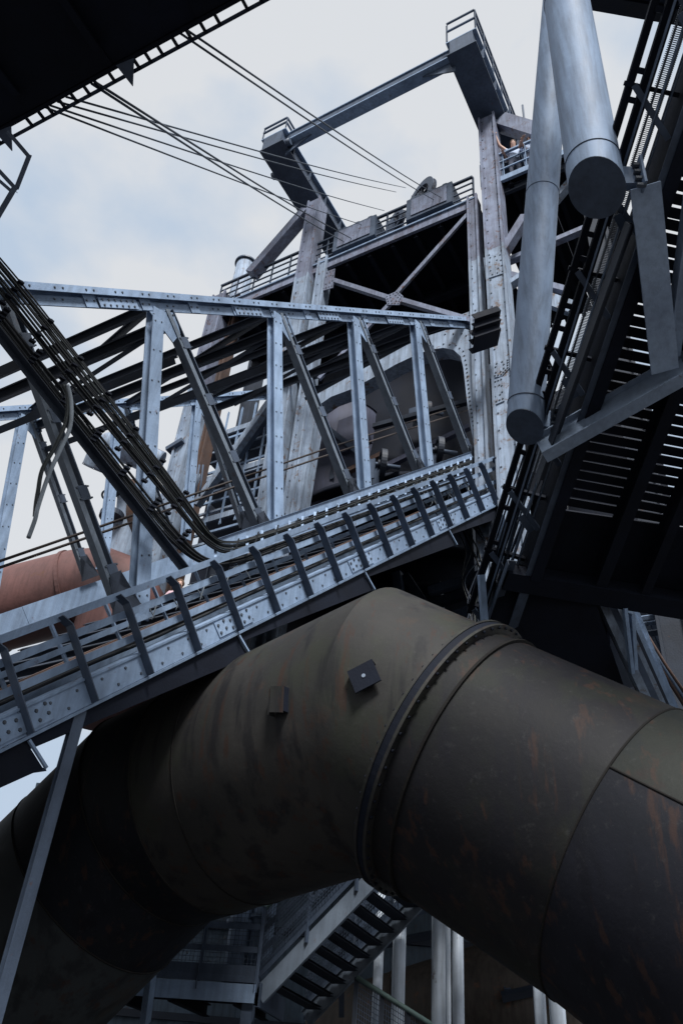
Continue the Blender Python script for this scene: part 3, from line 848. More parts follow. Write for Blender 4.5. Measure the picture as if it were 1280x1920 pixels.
column(420, 560, .42, .4, [M_WORN, M_PALE], [720], off=.2)
column(452, 560, .12, .3, [M_RUST], [], off=.6, rv=False)
column(1090, 270, .4, .45, [M_DARK], [], off=1.5, rv=False)
for (px, py, off) in ((640, 560, 5.5), (800, 520, 5.5), (940, 470, 5.5), (500, 600, 5.5)):
    column(px, py, .4, .4, [M_DARK], [], off=off, rv=False)
# casting floor the tower stands on
fa, fb = fp(395, 700, -.6), fp(1080, 430, -.6); fa.z = fb.z = FLOORZ-.2
for k in range(8): one('floor_slab', M_BLACK, ft, 'beam', fa.lerp(fb, k/8)+HK*3, fa.lerp(fb, (k+1)/8-.001)+HK*3, 6.0, .36, 'box', H)
for k in range(6): one('floor_beam', M_DARK, ft, 'beam', fa.lerp(fb, k/6)-UK*.35, fa.lerp(fb, k/6)-UK*.35+HK*5.9, .2, .4, 'I', F)
# furnace shell
cs = fp(800, 700, 6.5); cs = V((cs.x, cs.y, 0)); ztop = fp(760, 440).z-.3
sh = MB(); sh.tube([cs+UP*FLOORZ, cs+UP*ztop*.55, cs+UP*ztop*.75, cs+UP*ztop], [4.3, 4.1, 3.4, 3.2], 48)
sh.build('furnace_shell', M_BLACK, ft)
for k in range(7): one('shell_band', M_BLACK, ft, 'tube', [cs+UP*(FLOORZ+1.2*k+.8), cs+UP*(FLOORZ+1.2*k+.96)], 4.4, 48)
# rear wall of dark cladding panels
for r_ in range(4):
    for c in range(6):
        a = fp(470, 560, 8.5); a = V((a.x, a.y, FLOORZ)); w_ = (-F).normalized()
        x0, z0 = c*3.3, r_*4.2
        one('wall_panel', M_BLACK, ft, 'plate', [a+w_*(x0+.01)+UP*(z0+.01), a+w_*(x0+3.29)+UP*(z0+.01), a+w_*(x0+3.29)+UP*(z0+4.19), a+w_*(x0+.01)+UP*(z0+4.19)], .05+.02*((r_+c) % 2), H)
# main deck: separate plates with small gaps, black below
dA, dB = fp(405, 578), fp(893, 384)
dz = dA.z*.5+dB.z*.5; dA.z = dB.z = dz
dl = (dB-dA).length; dd = (dB-dA).normalized()
for k in range(9):
    a, b = dA+dd*(dl*k/9-.02)+UK*.012*(k % 2), dA+dd*(dl*(k+1)/9+.02)+UK*.012*(k % 2)
    for q in range(3):
        h0, h1 = .05+q*2.2, .05+q*2.2+2.2-.001
        one('deck_plate', M_BLACK, ft, 'plate', [a+HK*h0, b+HK*h0, b+HK*h1, a+HK*h1], .03, UP)
one('deck_edge', M_WORN, ft, 'beam', dA-UK*.08, dB-UK*.08, .08, .26, 'C', H)
one('deck_edge', M_PAINT, ft, 'beam', dA+UK*.09-HK*.03, dB+UK*.09-HK*.03, .12, .05, 'box', H)
for k in range(12): one('deck_joist', M_BLACK, ft, 'beam', dA+dd*(dl*(k+.5)/12)-UK*.2+HK*.06, dA+dd*(dl*(k+.5)/12)-UK*.2+HK*6.5, .12, .28, 'I', F)
for k in range(3): one('deck_girder', M_BLACK, ft, 'beam', dA-UK*.35+HK*(2+2*k), dB-UK*.35+HK*(2+2*k), .2, .4, 'I', H)
# upper deck, where the visitors stand
uA, uB = fp(902, 352), fp(1120, 262); uz = fp(950, 330).z; uA.z = uB.z = uz
ul = (uB-uA).length; ud = (uB-uA).normalized()
for k in range(4): one('deck_plate', M_BLACK, ft, 'plate', [uA+ud*(ul*k/4+.01)+HK*.05, uA+ud*(ul*(k+1)/4-.01)+HK*.05, uA+ud*(ul*(k+1)/4-.01)+HK*5, uA+ud*(ul*k/4+.01)+HK*5], .04, UP)
one('deck_edge', M_PAINT, ft, 'beam', uA-UK*.06, uB-UK*.06, .08, .20, 'C', H)
one('deck_edge', M_DARK, ft, 'beam', uA-UK*.30+HK*.2, uB-UK*.30+HK*.2, .1, .24, 'I', H)
for k in range(6): one('deck_joist', M_BLACK, ft, 'beam', uA+ud*(ul*(k+.5)/6)-UK*.17+HK*.06, uA+ud*(ul*(k+.5)/6)-UK*.17+HK*4.9, .12, .24, 'I', F)
one('back_wall', M_BLACK, ft, 'beam', uA+HK*3.2+UK*1.3+ud*.3, uB+HK*3.2+UK*1.3, .08, 2.6, 'box', H)
# braces on the front
def br_(a, b, w_, h_, mm, prof='L', off=0.0, name='brace'): return one(name, mm, ft, 'beam', fp(*a, off), fp(*b, off), w_, h_, prof, FN)
br_((616, 524), (738, 563), .13, .12, M_WORN, off=-.05); br_((742, 561), (888, 604), .13, .12, M_WORN, off=-.05)
br_((880, 402), (742, 556), .14, .12, M_WORN, off=-.02); br_((736, 568), (600, 712), .14, .12, M_WORN, off=-.02)
def gusset(pts, mm, off=-.12, rows=0, name='gusset_plate'):
    p = [fp(*q, off) for q in pts]; o = MB(); o.plate(p, .025, FN); oo = o.build(name, mm, ft)
    r_ = MB(); c = sum(p, V())/len(p)
    for q in range(len(p)):
        for t in (0, .33, .66): r_.rivet(p[q].lerp(p[(q+1) % len(p)], t).lerp(c, .2)-HK*.014, -H, .022)
    for q in range(len(p)): r_.rivet(p[q].lerp(c, .6)-HK*.014, -H, .022)
    r_.build('rivets', M_BOLT, oo, kind='stuff'); return oo
gusset([(722, 556), (745, 546), (756, 556), (748, 572), (726, 572)], M_WORN)
gusset([(906, 484), (940, 474), (946, 512), (910, 524)], M_PALE, off=-.30)
gusset([(917, 684), (955, 672), (955, 690), (940, 706), (918, 710)], M_PALE, off=-.30)
gusset([(921, 715), (941, 707), (945, 752), (922, 762)], M_PALE, off=-.30)
gusset([(606, 512), (628, 504), (624, 540), (604, 546)], M_WORN)
gusset([(866, 590), (905, 575), (905, 612), (876, 604)], M_PALE, off=-.08)
br_((575, 398), (472, 516), .34, .30, M_WORN, 'box', off=-.1, name='raking_leg')
br_((940, 480), (985, 408), .22, .2, M_WORN, 'L', off=.1); br_((948, 492), (1100, 428), .16, .14, M_WORN, 'L', off=.6)
br_((938, 512), (1060, 545), .16, .14, M_WORN, 'L', off=.6); br_((940, 545), (1000, 505), .2, .14, M_PALE, 'C', off=.3)
br_((985, 440), (1080, 330), .2, .16, M_PALE, 'L', off=.7); br_((940, 230), (1010, 252), .34, .42, M_WORN, 'box', off=.15, name='head_beam')
br_((1020, 560), (1075, 580), .16, .3, M_PALE, 'C', off=.5)
for k in range(3): br_((934, 648+k*14), (958, 638+k*14), .05, .03, M_PALE, 'box', off=-.2, name='short_rail')
# portal with rounded corners
def ribbon(outer, inner, depth, mm, off=0.0, name='portal_frame'):
    n = len(outer); o = MB()
    A = [fp(*p, off) for p in outer]; B = [fp(*p, off) for p in inner]
    A2 = [p+HK*depth for p in A]; B2 = [p+HK*depth for p in B]
    vs = A+B+A2+B2; fs = []
    for i in range(n-1):
        fs += [[i, i+1, n+i+1, n+i], [2*n+i, 3*n+i, 3*n+i+1, 2*n+i+1], [i, 2*n+i, 2*n+i+1, i+1], [n+i, n+i+1, 3*n+i+1, 3*n+i]]
    for i in (0, n-1): fs.append([i, n+i, 3*n+i, 2*n+i])
    return o.add(vs, fs).build(name, mm, ft)
inn = [(560, 962), (592, 776), (600, 758), (620, 744), (660, 729), (697, 709), (740, 684), (782, 664), (806, 656), (830, 652), (850, 656), (863, 668), (868, 690), (876, 762), (892, 862)]
outr = [(531, 966), (562, 776), (568, 756), (590, 736), (640, 708), (690, 683), (735, 660), (775, 641), (800, 630), (835, 619), (870, 616), (888, 622), (896, 660), (902, 752), (916, 858)]
pf = ribbon(outr, inn, .36, M_PALE, off=-.05)
pr_ = MB()
for i in range(9, len(inn)-1):
    a, b = fp(*inn[i], -.05), fp(*inn[i+1], -.05); o1, o2 = fp(*outr[i], -.05), fp(*outr[i+1], -.05)
    n = max(2, int((b-a).length/.14))
    for k in range(n):
        for t in (.2, .75): pr_.rivet(a.lerp(b, k/n).lerp(o1.lerp(o2, k/n), t)-HK*.004, -H, .022)
pr_.build('rivets', M_BOLT, pf, kind='stuff')
# things seen inside the portal
ve = thing('hopper_vessel', 'mauve grey steel hopper standing inside the dark portal opening', 'hopper', fp(640, 900, 2.2))
c = fp(640, 850, 2.4); r_ = 1.0
one('shell', M_MAUVE, ve, 'tube', [c-UK*3.0, c-UK*1.2, c+UK*.9], [.85, r_, r_], 40)
one('lid', M_MAUVE, ve, 'tube', [c+UK*.905, c+UK*1.15], [r_*1.03, r_*.5], 40)
one('panel', M_MAUVE, ve, 'beam', fp(590, 840, 1.2), fp(690, 800, 1.4), .1, 1.1, 'box', H)
def pulley(px, py, off, r, label):
    t = thing('winch_wheel', label, 'wheel', fp(px, py, off), 'winch wheels in the portal')
    c = fp(px, py, off); ax_ = (FK*.8-HK*.6).normalized()
    one('rim', M_DARK, t, 'disc', c, ax_, r, .12, 32, r*.78); one('hub', M_DARK, t, 'disc', c, ax_, r*.3, .2, 20)
    one('axle', M_SLATE, t, 'tube', [c-ax_*.5, c+ax_*.4], .05, 10)
    x = ax_.orthogonal().normalized(); y = ax_.cross(x)
    for k in range(5):
        a = k*2*math.pi/5; v = x*math.cos(a)+y*math.sin(a); one('spoke', M_DARK, t, 'beam', c+v*r*.32, c+v*r*1.04, .07, .05, 'box', ax_)
    one('pedestal', M_SLATE, t, 'beam', c-UK*r*1.5+ax_*.3, c+ax_*.3, .3, .25, 'I', F)
pulley(716, 872, .8, .36, 'dark winch wheel low in the middle of the portal opening')
pulley(822, 845, .8, .30, 'dark winch wheel near the right leg of the portal')
pulley(800, 772, 2.0, .26, 'small winch wheel high at the back of the portal')
for k, (a, b) in enumerate((((600, 792), (700, 872)), ((605, 790), (625, 900)), ((610, 905), (720, 850)), ((700, 800), (880, 752)), ((640, 915), (880, 800)))):
    br_(a, b, .12, .12, [M_SLATE, M_DARK, M_RUST, M_DARK, M_MAUVE][k], 'L', off=1.2+.1*k, name='machine_beam')
# lower dark framing below the bridge head
for k, (a, b, mm) in enumerate((((745, 1075), (760, 1230), M_SLATE), ((760, 1080), (840, 1200), M_DARK), ((805, 1110), (960, 1060), M_SLATE), ((805, 1135), (960, 1085), M_DARK), ((815, 1170), (950, 1120), M_SLATE), ((820, 1095), (826, 1190), M_DARK), ((880, 990), (890, 1180), M_SLATE), ((925, 985), (925, 1060), M_SLATE))):
    br_(a, b, .14, .16, mm, 'C', off=.3+.12*k, name='lower_beam')
hc = thing('hanging_cables', 'tangle of thin cables drooping below the upper end of the bridge', 'cables', fp(885, 1175, -.1))
for k in range(7):
    x = 872+k*7; pts = [fp(x-20+random.uniform(-8, 8), 985, -.2), fp(x+random.uniform(-12, 12), 1030, -.2), fp(880+random.uniform(-18, 26), 1085, -.15), fp(885+random.uniform(-14, 14), 1130, -.1), fp(888+random.uniform(-18, 18), 1175, -.1)]
    one('cable', random.choice([M_CABLE, M_CABLEG, M_SLATE, M_DARK]), hc, 'tube', bez(pts, 6), random.choice([.010, .014, .018]), 6)

# deck railings ------------------------------------------------------
def deck_rail(name, label, a, b, n, h, off=0.0, mids=3, mm=M_PAINT, th=.04):
    t = thing(name, label, 'railing', a)
    one('handrail', mm, t, 'beam', a+UK*h, b+UK*h, .07, .06, 'box', H)
    for k in range(mids): one('mid_rail', mm, t, 'beam', a+UK*h*(k+1)/(mids+1), b+UK*h*(k+1)/(mids+1), .035, .035, 'box', H)
    p0 = None
    for k in range(n+1):
        if p0 is None: p0 = one('rail_post', mm, t, 'beam', a, a+UK*(h-.03), .06, .06, 'L', F)
        else: copy_to(p0, (b-a)*(k/n), t)
    return t
e_ = UK*.12
deck_rail('deck_railing', 'long grey railing along the main furnace deck below the two beams', dA+e_, dB+e_-dd*.1, 13, 1.05, mids=3, mm=M_SLATE)
deck_rail('deck_railing', 'grey railing in front of the visitors on the upper furnace deck', uA+UK*.05, uB+UK*.05, 5, 1.05, mids=2, mm=M_PAINT)
# machine casings and sheaves on the main deck
def casing(px, py, label):
    p = fp(px, py, .5); p.z = dz
    t = thing('machine_casing', label, 'machine casing', p, 'machine casings on the deck')
    one('casing', M_SLATE, t, 'beam', p-FK*.0+UK*.75+FK*.65, p+UK*.75-FK*.65, 1.0, .9, 'box', H)
    for k in range(3): one('vent_cowl', M_SLATE, t, 'tube', [p+FK*(.4-.4*k)+UK*1.15-HK*.25, p+FK*(.4-.4*k)+UK*1.4-HK*.25], .17, 12)
    one('door', M_WORN, t, 'plate', [p+FK*.5-HK*.52+UK*.4, p-FK*.5-HK*.52+UK*.4, p-FK*.5-HK*.52+UK*1.1, p+FK*.5-HK*.52+UK*1.1], .02, H)
casing(678, 480, 'grey boxy machine casing on the deck beside the left beam')
casing(818, 408, 'grey boxy machine casing on the deck near the right column')
def sheave(px, py, r, label):
    p = fp(px, py, .9)
    t = thing('rope_sheave', label, 'pulley', V((p.x, p.y, dz)), 'rope sheaves on the deck')
    ax_ = V((1, .55, 0)).normalized(); p = p+UK*.3
    o = one('wheel', M_DARK, t, 'disc', p, ax_, r, .10, 32, r*.7)
    one('flange', M_SLATE, t, 'disc', p+ax_*.07, ax_, r*1.06, .03, 32, r*.72); one('flange', M_SLATE, t, 'disc', p-ax_*.07, ax_, r*1.06, .03, 32, r*.72)
    one('hub', M_DARK, t, 'disc', p, ax_, r*.25, .26, 16)
    x = ax_.orthogonal().normalized(); y = ax_.cross(x)
    for k in range(6):
        a = k*math.pi/3; v = x*math.cos(a)+y*math.sin(a); one('spoke', M_DARK, t, 'beam', p+v*r*.25, p+v*r*.95, .08, .05, 'box', ax_)
    for s_ in (-1, 1): one('bearing_stand', M_SLATE, t, 'beam', V((p.x, p.y, dz))+ax_*.22*s_, p+ax_*.22*s_, .14, .2, 'I', H)
sheave(788, 385, .62, 'larger dark rope sheave standing on the deck edge')
sheave(741, 430, .40, 'smaller dark rope sheave on the deck left of the larger one')

# overhead gantry: two cantilevered box beams and a tie beam
gt = thing('gantry', 'grey overhead gantry of two jutting box beams joined by a tie beam', 'gantry', fp(597, 385))
def arm(pf_, tip, back_len, w_, h_, mm):
    a = fp(*pf_); t = 0
    best = None
    for k in range(400):
        q = proj(a-HK*(k*.02)); e = abs(q[1]-tip)
        if best is None or e < best[0]: best = (e, k*.02)
    A = a-HK*best[1]; B = a+HK*back_len
    o = MB(); k = jit()
    one('web_plate', mm, gt, 'beam', A+FK*w_*.38, B+FK*w_*.38, .03, h_-.06, 'box', F); one('web_plate', mm, gt, 'beam', A-FK*w_*.38, B-FK*w_*.38, .03, h_-.06, 'box', F)
    one('bottom_plate', mm, gt, 'beam', A-UK*h_*.5, B-UK*h_*.5, w_, .04, 'box', F); one('top_plate', M_PAINT, gt, 'beam', A+UK*h_*.5, B+UK*h_*.5, w_*1.06, .04, 'box', F)
    one('end_plate', mm, gt, 'beam', A-UK*(h_*.5-.02)+HK*.02, A+UK*(h_*.5-.02)+HK*.02, w_*.72, .03, 'box', F)
    n = 5
    for q in range(n):
        c = A.lerp(B, (q+.6)/n)
        for s_ in (-1, 1): one('stiffener', M_SLATE, gt, 'plate', [c+FK*s_*w_*.40+UK*h_*.42, c+FK*s_*w_*.40-UK*h_*.42, c+FK*s_*w_*.52-UK*h_*.30, c+FK*s_*w_*.52+UK*h_*.42], .02, H)
    return A, B
A1, B1 = arm((578, 370), 262, 2.6, .80, .62, M_SLATE)
A2, B2 = arm((918, 212), 78, 2.5, .80, .70, M_SLATE)
tA, tB = A1+HK*.35+UK*.15, A2+HK*.35+UK*.15
one('tie_beam', M_SLATE, gt, 'beam', tA, tB, .26, .34, 'box', H); one('tie_flange', M_PAINT, gt, 'beam', tA+UK*.19, tB+UK*.19, .34, .04, 'box', H); one('tie_flange', M_PAINT, gt, 'beam', tA-UK*.19, tB-UK*.19, .34, .04, 'box', H)
one('tie_gusset', M_SLATE, gt, 'plate', [tB+FK*1.3-UK*.17, tB+FK*.3-UK*.17, tB+FK*.3-UK*.8], .03, H); one('tie_gusset', M_SLATE, gt, 'plate', [tA-FK*1.2-UK*.17, tA-FK*.3-UK*.17, tA-FK*.3-UK*.7], .03, H)
# little railings on the gantry tips
def tip_rail(A, B, w_, h_, top, label, closed=True):
    t = thing('gantry_railing', label, 'railing', A)
    z = UK*(top+.03)
    pts = [A+FK*w_*.5, A-FK*w_*.5, B-FK*w_*.5]
    segs = [(pts[0], pts[1]), (pts[1], pts[2])] if closed else [(pts[0], pts[1])]
    for a, b in segs:
        for u_ in (h_, h_*.55): one('rail', M_SLATE, t, 'beam', a+z+UK*u_, b+z+UK*u_, .05, .05, 'box', UP)
        n = max(1, int((b-a).length/.8))
        for k in range(n+1): one('rail_post', M_SLATE, t, 'beam', a.lerp(b, k/n)+z, a.lerp(b, k/n)+z+UK*(h_-.03), .05, .05, 'L', F)
tip_rail(A2, B2, .8, 1.05, .36, 'grey railing round the outer end and right side of the right gantry beam')
tip_rail(A1, A1+HK*.5, .8, .55, .32, 'small low railing on the outer end of the left gantry beam')
# lamp boxes and rollers on the left beam
for k, (x, y) in enumerate(((498, 294), (543, 255))):
    q = A1+HK*(.9-.7*k)+(F if k == 0 else -F)*.5-UK*.2
    tag(MB().tube([q-FK*.14, q+FK*.14], .11, 12).build('beam_roller', M_SLATE), ['small roller on the outer face of the left gantry beam', 'small roller tucked under the tie beam end'][k], 'roller')
# steam stack behind the deck
st = thing('vent_stack', 'short pale round stack with a bolted rim behind the deck railing', 'stack', fp(462, 540, 1.0))
c = fp(461, 496, 1.2); one('shell', M_PALE, st, 'tube', [c-UK*3.5, c], [.30, .30], 32); one('rim', M_SLATE, st, 'disc', c, UP, .36, .06, 32, .26)
for k in range(18):
    a = k*math.pi/9; one('bolt', M_BOLT, st, 'tube', [c+V((math.cos(a)*.33, math.sin(a)*.33, -.06)), c+V((math.cos(a)*.33, math.sin(a)*.33, .06))], .02, 5, True, False)
# ladder cage hoops behind the right beam
lc_ = thing('ladder_cage', 'thin ladder safety hoops behind the right gantry beam', 'ladder', fp(985, 250, 1.5))
for k in range(3):
    c = fp(985, 232-k*14, 1.5)
    one('hoop', M_SLATE, lc_, 'tube', [c+FK*(.5*math.cos(a*.35))+HK*(.5*math.sin(a*.35)) for a in range(10)], .02, 6)
for s_ in (-.5, 0, .5):
    c = fp(985, 250, 1.5); one('upright', M_SLATE, lc_, 'tube', [c+FK*s_, c+FK*s_+UK*1.6], .03, 6)

# ------------------------------------------------------------------ left-hand service stairs and pipes behind the bridge
sv = thing('service_platform', 'pale railed service platforms stacked beside the left furnace column', 'platform', fp(420, 960, .6))
for k in range(11):
    y = 770+k*20
    a, b = fp(345+(10-k)*6, y+60, .9), fp(520, y+(60-175*.44)-((10-k)*0), .9); b = a-F*((a-b).length); b.z = a.z
    one('rail', [M_PAINT, M_PALE, M_SLATE][k % 3], sv, 'beam', a, b, .05, .06, 'L', H)
for k in range(6):
    p = fp(362+k*28, 960-k*8, .85); one('upright', M_PAINT, sv, 'beam', p-UK*.6, p+UK*3.2, .07, .06, 'L', F)
for k in range(3):
    p = fp(360, 985-k*75, .9); q = p-FK*2.6; one('floor_plate', M_SLATE, sv, 'plate', [p, q, q+HK*1.2, p+HK*1.2], .05, UP)
    one('floor_edge', M_PALE, sv, 'beam', p-HK*.03, q-HK*.03, .05, .16, 'C', H)
br_((368, 948), (512, 748), .18, .18, M_PALE, 'C', off=.4); br_((440, 860), (505, 770), .2, .2, M_SLATE, 'C', off=.6)
tag(MB().beam(fp(322, 852, .1), fp(352, 834, .1), .5, .12, 'box', H).build('floodlight', M_SLATE), 'flat grey floodlight bracketed off the left column', 'floodlight')
sb = thing('switch_box', 'open pale switch box with dangling fittings fixed to the left column', 'switch box', fp(362, 910, -.3))
one('back_panel', M_PALE, sb, 'beam', fp(352, 925, -.3), fp(368, 890, -.3), .05, .35, 'box', H)
for k in range(4): one('conduit', M_SLATE, sb, 'tube', [fp(350+k*8, 930, -.4), fp(354+k*8, 900, -.4), fp(360+k*7, 872, -.4)], .025, 6)
KS[0] = 1.0
rp_ = thing('red_pipe', 'large faded red oxide pipe behind the lower left of the bridge', 'pipe', down(P(100, 1130, 23)))
ra, rb = P(-260, 1212, 22.5), P(150, 1106, 22.5)
one('shell', M_RED, rp_, 'tube', [ra, ra.lerp(rb, .5), rb]+[rb+(rb-ra).normalized()*1.5*math.sin(t)-UP*1.5*(1-math.cos(t)) for t in (.4, .8, 1.2, 1.57)]+[rb+(rb-ra).normalized()*1.5-UP*4], 1.12, 48)
for t in (.25, .62, .97):
    c = ra.lerp(rb, t); one('joint_band', M_RED, rp_, 'disc', c, rb-ra, 1.16, .1, 48, 1.1)
fu = thing('feed_funnel', 'pale grey tapering feed pipe with a rusty side beyond the red pipe', 'pipe', down(P(225, 1000, 24)))
c = P(236, 905, 24); one('shell', M_PALE, fu, 'tube', [c, P(236, 955, 23.8), P(226, 1040, 23.3), P(212, 1110, 22.9)], [.22, .26, .46, .5], 32)
one('collar', M_DARK, fu, 'disc', c-UP*.25, UP, .32, .25, 24); one('collar', M_DARK, fu, 'disc', c-UP*1.2-CR*.12, UP, .34, .16, 24)
one('handwheel', M_DARK, fu, 'disc', c-UP*.45-CR*.45, CW, .15, .05, 16, .10); one('stem', M_DARK, fu, 'tube', [c-UP*.45-CR*.45, c-UP*.45], .04, 8)
rs = tag(MB().tube([P(262, 900, 23.6), P(252, 985, 23.6), P(246, 1070, 23.6)], .28, 24).build('rusty_downpipe', M_RUST), 'orange rusty vertical pipe between bridge posts at left', 'pipe')
gd = tag(MB().tube(bez([P(180, 880, 24.5), P(198, 845, 24.5), P(225, 838, 24.5), P(300, 872, 24.5)], 6), .42, 28).build('grey_duct', M_PALE), 'fat pale grey duct bend seen between the bridge cables at left', 'duct')
# ------------------------------------------------------------------ overhead bunker at upper left and its ropes
ob = thing('overhead_bunker', 'huge black sheet steel bunker bottom looming over the upper left corner', 'bunker', P(225, 118, 8.5))
e0 = P(225, 112, 8.5); eh = e0.z
def eb(px, py):   # point on the bunker's bottom plane
    return hit(px, py, e0, UP)
E0, E1 = eb(-420, 470), eb(560, -72)
ed = F.copy(); ed = (E0-E1); ed.z = 0; ed.normalize(); en = V((-ed.y, ed.x, 0))
if en.dot(CAM-e0) < 0: en = -en
for k in range(7):
    a, b = E1+ed*((E0-E1).length*k/7-.03)+UP*.02*(k % 2), E1+ed*((E0-E1).length*(k+1)/7+.03)+UP*.02*(k % 2)
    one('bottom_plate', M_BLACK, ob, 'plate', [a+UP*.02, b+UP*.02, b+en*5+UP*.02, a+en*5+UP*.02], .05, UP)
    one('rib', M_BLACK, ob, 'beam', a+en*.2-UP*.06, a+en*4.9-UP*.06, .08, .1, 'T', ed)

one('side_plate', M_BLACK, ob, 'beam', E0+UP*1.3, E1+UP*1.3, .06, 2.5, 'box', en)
# perforated ladder strip along the edge
o_ = -en*.15
one('edge_rail', M_SLATE, ob, 'beam', E0+o_, E1+o_, .03, .035, 'L', en)
one('edge_rail', M_BLACK, ob, 'beam', E0-en*.03, E1-en*.03, .04, .04, 'box', en)
rg0 = None; n = int((E0-E1).length/.165)
for k in range(n):
    if k % 17 in (5,): continue
    if rg0 is None: rg0 = one('rung', M_BLACK, ob, 'beam', E1-en*.04, E1-en*.15, .025, .03, 'box', ed)
    else: copy_to(rg0, ed*(.165*k+random.uniform(-.02, .02)), ob)
for (px, py) in ((240, 118), (12, 244)):
    p = eb(px, py); one('torn_plate', M_SLATE, ob, 'plate', [p+ed*.12+en*.04-UP*.01, p-ed*.10+en*.02-UP*.01, p+ed*.06-en*.19-UP*.08], .02, UP)
bf = thing('bracket_frame', 'bent grey angle bracket frame hanging below the bunker at the left edge', 'bracket', P(18, 250, 8.4))
for a, b, w_ in (((16, 248), (56, 295), .05), ((58, 292), (33, 356), .06), ((33, 350), (-14, 430), .07), ((-14, 306), (34, 358), .05), ((-20, 322), (26, 362), .04)):
    one('angle', M_SLATE, bf, 'beam', P(*a, 8.3), P(*b, 8.3), w_, w_*.8, 'L', CW)
ROPES = [((345, 58), (836, 376)), ((334, 65), (822, 380)), ((176, 158), (668, 452)), ((170, 161), (654, 458)),
         ((122, 186), (760, 352)), ((106, 195), (742, 360)), ((92, 202), (720, 395)), ((84, 206), (700, 428))]
LB = ['upper right rope of the pair reaching the larger sheave', 'lower left rope of the pair reaching the larger sheave', 'upper dark rope of the steep pair ending by the left casing', 'lower dark rope of the steep pair ending by the left casing',
      'topmost of the four flat slanting ropes', 'second of the four flat slanting ropes', 'third of the four flat slanting ropes', 'lowest of the four flat slanting ropes']
for k, (a, b) in enumerate(ROPES):
    A, B = eb(*a)+UP*.05, fp(*b, 1.5 if k > 3 else .7)
    pts = [A.lerp(B, t/10)-UP*(.12*math.sin(math.pi*t/10)) for t in range(11)]
    tag(MB().tube(pts, .0155 if k in (2, 3) else .0125, 6).build('wire_rope', M_ROPE), LB[k], 'rope', 'ropes strung from the bunker to the furnace')
# dark gallery head at the top right corner
gh = thing('gallery_roof_beam', 'dark beam end crossing the top right corner above the gallery', 'beam', P(1200, -10, 12.5))
one('beam', M_BLACK, gh, 'beam', P(1080, -44, 12.5), P(1400, 12, 12.5), .7, .36, 'box', CU); one('flange', M_DARK, gh, 'beam', P(1110, -8, 12.4), P(1400, 36, 12.4), .42, .03, 'box', SLX.cross(CU))

# ------------------------------------------------------------------ staircase and platform below the pipe
QD = P(590, 1948, 14.2)-P(495, 1858, 13.4); QD.z *= .4; QD.normalize()
ST = V((QD.y, -QD.x, 0)).normalized()
if ST.dot(CR) < 0: ST = -ST
SB = P(496, 1858, 13.4)
best = None
for k in range(30, 520, 5):
    th = math.radians(k/10)
    dr = ST*math.cos(th)+UP*math.sin(th)
    for L_ in (2.0, 2.6, 3.2):
        x, y, z = proj(SB+dr*L_); 
        yy = 1858+(x-496)*(1640-1858)/(708-496); e = abs(yy-y)
        if best is None or e < best[0]: best = (e, th)
SE = ST*math.cos(best[1])+UP*math.sin(best[1])
TW = 1.4
STN = (UP-SE*UP.dot(SE)).normalized()
sc = thing('staircase', 'dark open-tread steel staircase climbing behind the big gas pipe', 'staircase', SB)
SLN = 4.6
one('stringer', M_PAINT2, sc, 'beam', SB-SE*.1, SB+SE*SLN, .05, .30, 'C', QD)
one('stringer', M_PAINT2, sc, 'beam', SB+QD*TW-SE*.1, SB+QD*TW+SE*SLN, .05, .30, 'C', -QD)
for k in range(3):
    pass
t0 = None
for k in range(15):
    c = SB+SE*(.15+.30*k)
    if t0 is None: t0 = one('tread', M_DARK, sc, 'beam', c+QD*.03, c+QD*(TW-.03), .27, .045, 'C', ST); 
    else: copy_to(t0, SE*(.30*k), sc)
for k in range(9):
    c = SB+SE*(.35+.42*k)-QD*.03
    r_ = MB(); r_.rivet(c, -QD, .02); r_.rivet(c+STN*.1, -QD, .02)
# stair railing
def rail_run(name, label, pts, h, mats_, mesh=True, dirs=None):
    t = thing(name, label, 'railing', pts[0])
    for a, b in zip(pts[:-1], pts[1:]):
        one('handrail', mats_[0], t, 'tube', [a+UP*h, b+UP*h], .032, 10)
        for u_ in (.36, .68): one('mid_rail', mats_[1], t, 'beam', a+UP*h*u_, b+UP*h*u_, .09, .015, 'box', UP)
        one('kick_plate', mats_[1], t, 'beam', a+UP*.08, b+UP*.08, .15, .012, 'box', UP)
        n = max(1, round((b-a).length/1.15))
        for k in range(n+1):
            p = a.lerp(b, k/n); one('rail_post', mats_[1], t, 'beam', p-UP*.22, p+UP*(h-.03), .075, .05, 'T', (b-a).cross(UP))
        if mesh:
            ms = MB(); d_ = (b-a); L_ = d_.length; sd = d_.cross(UP).normalized()*.03
            m_ = int(L_/.065)
            for k in range(m_+1): ms.beam(a.lerp(b, k/m_)+UP*.12+sd, a.lerp(b, k/m_)+UP*(h-.05)+sd, .007, .007, 'box', sd)
            for k in range(13): ms.beam(a+UP*(.12+k*.068)+sd*1.4, b+UP*(.12+k*.068)+sd*1.4, .007, .007, 'box', sd)
            ms.build('wire_mesh', M_SLATE, t, kind='stuff')
    return t
rail_run('stair_railing', 'dark meshed railing with flat posts along the near side of the staircase', [SB-QD*.06+STN*.2, SB-QD*.06+STN*.2+SE*SLN], 1.05, (M_GREEN, M_SLATE))
rail_run('stair_railing', 'dark meshed railing along the far side of the staircase', [SB+QD*(TW+.06)+STN*.2, SB+QD*(TW+.06)+STN*.2+SE*SLN], 1.05, (M_GREEN, M_SLATE))
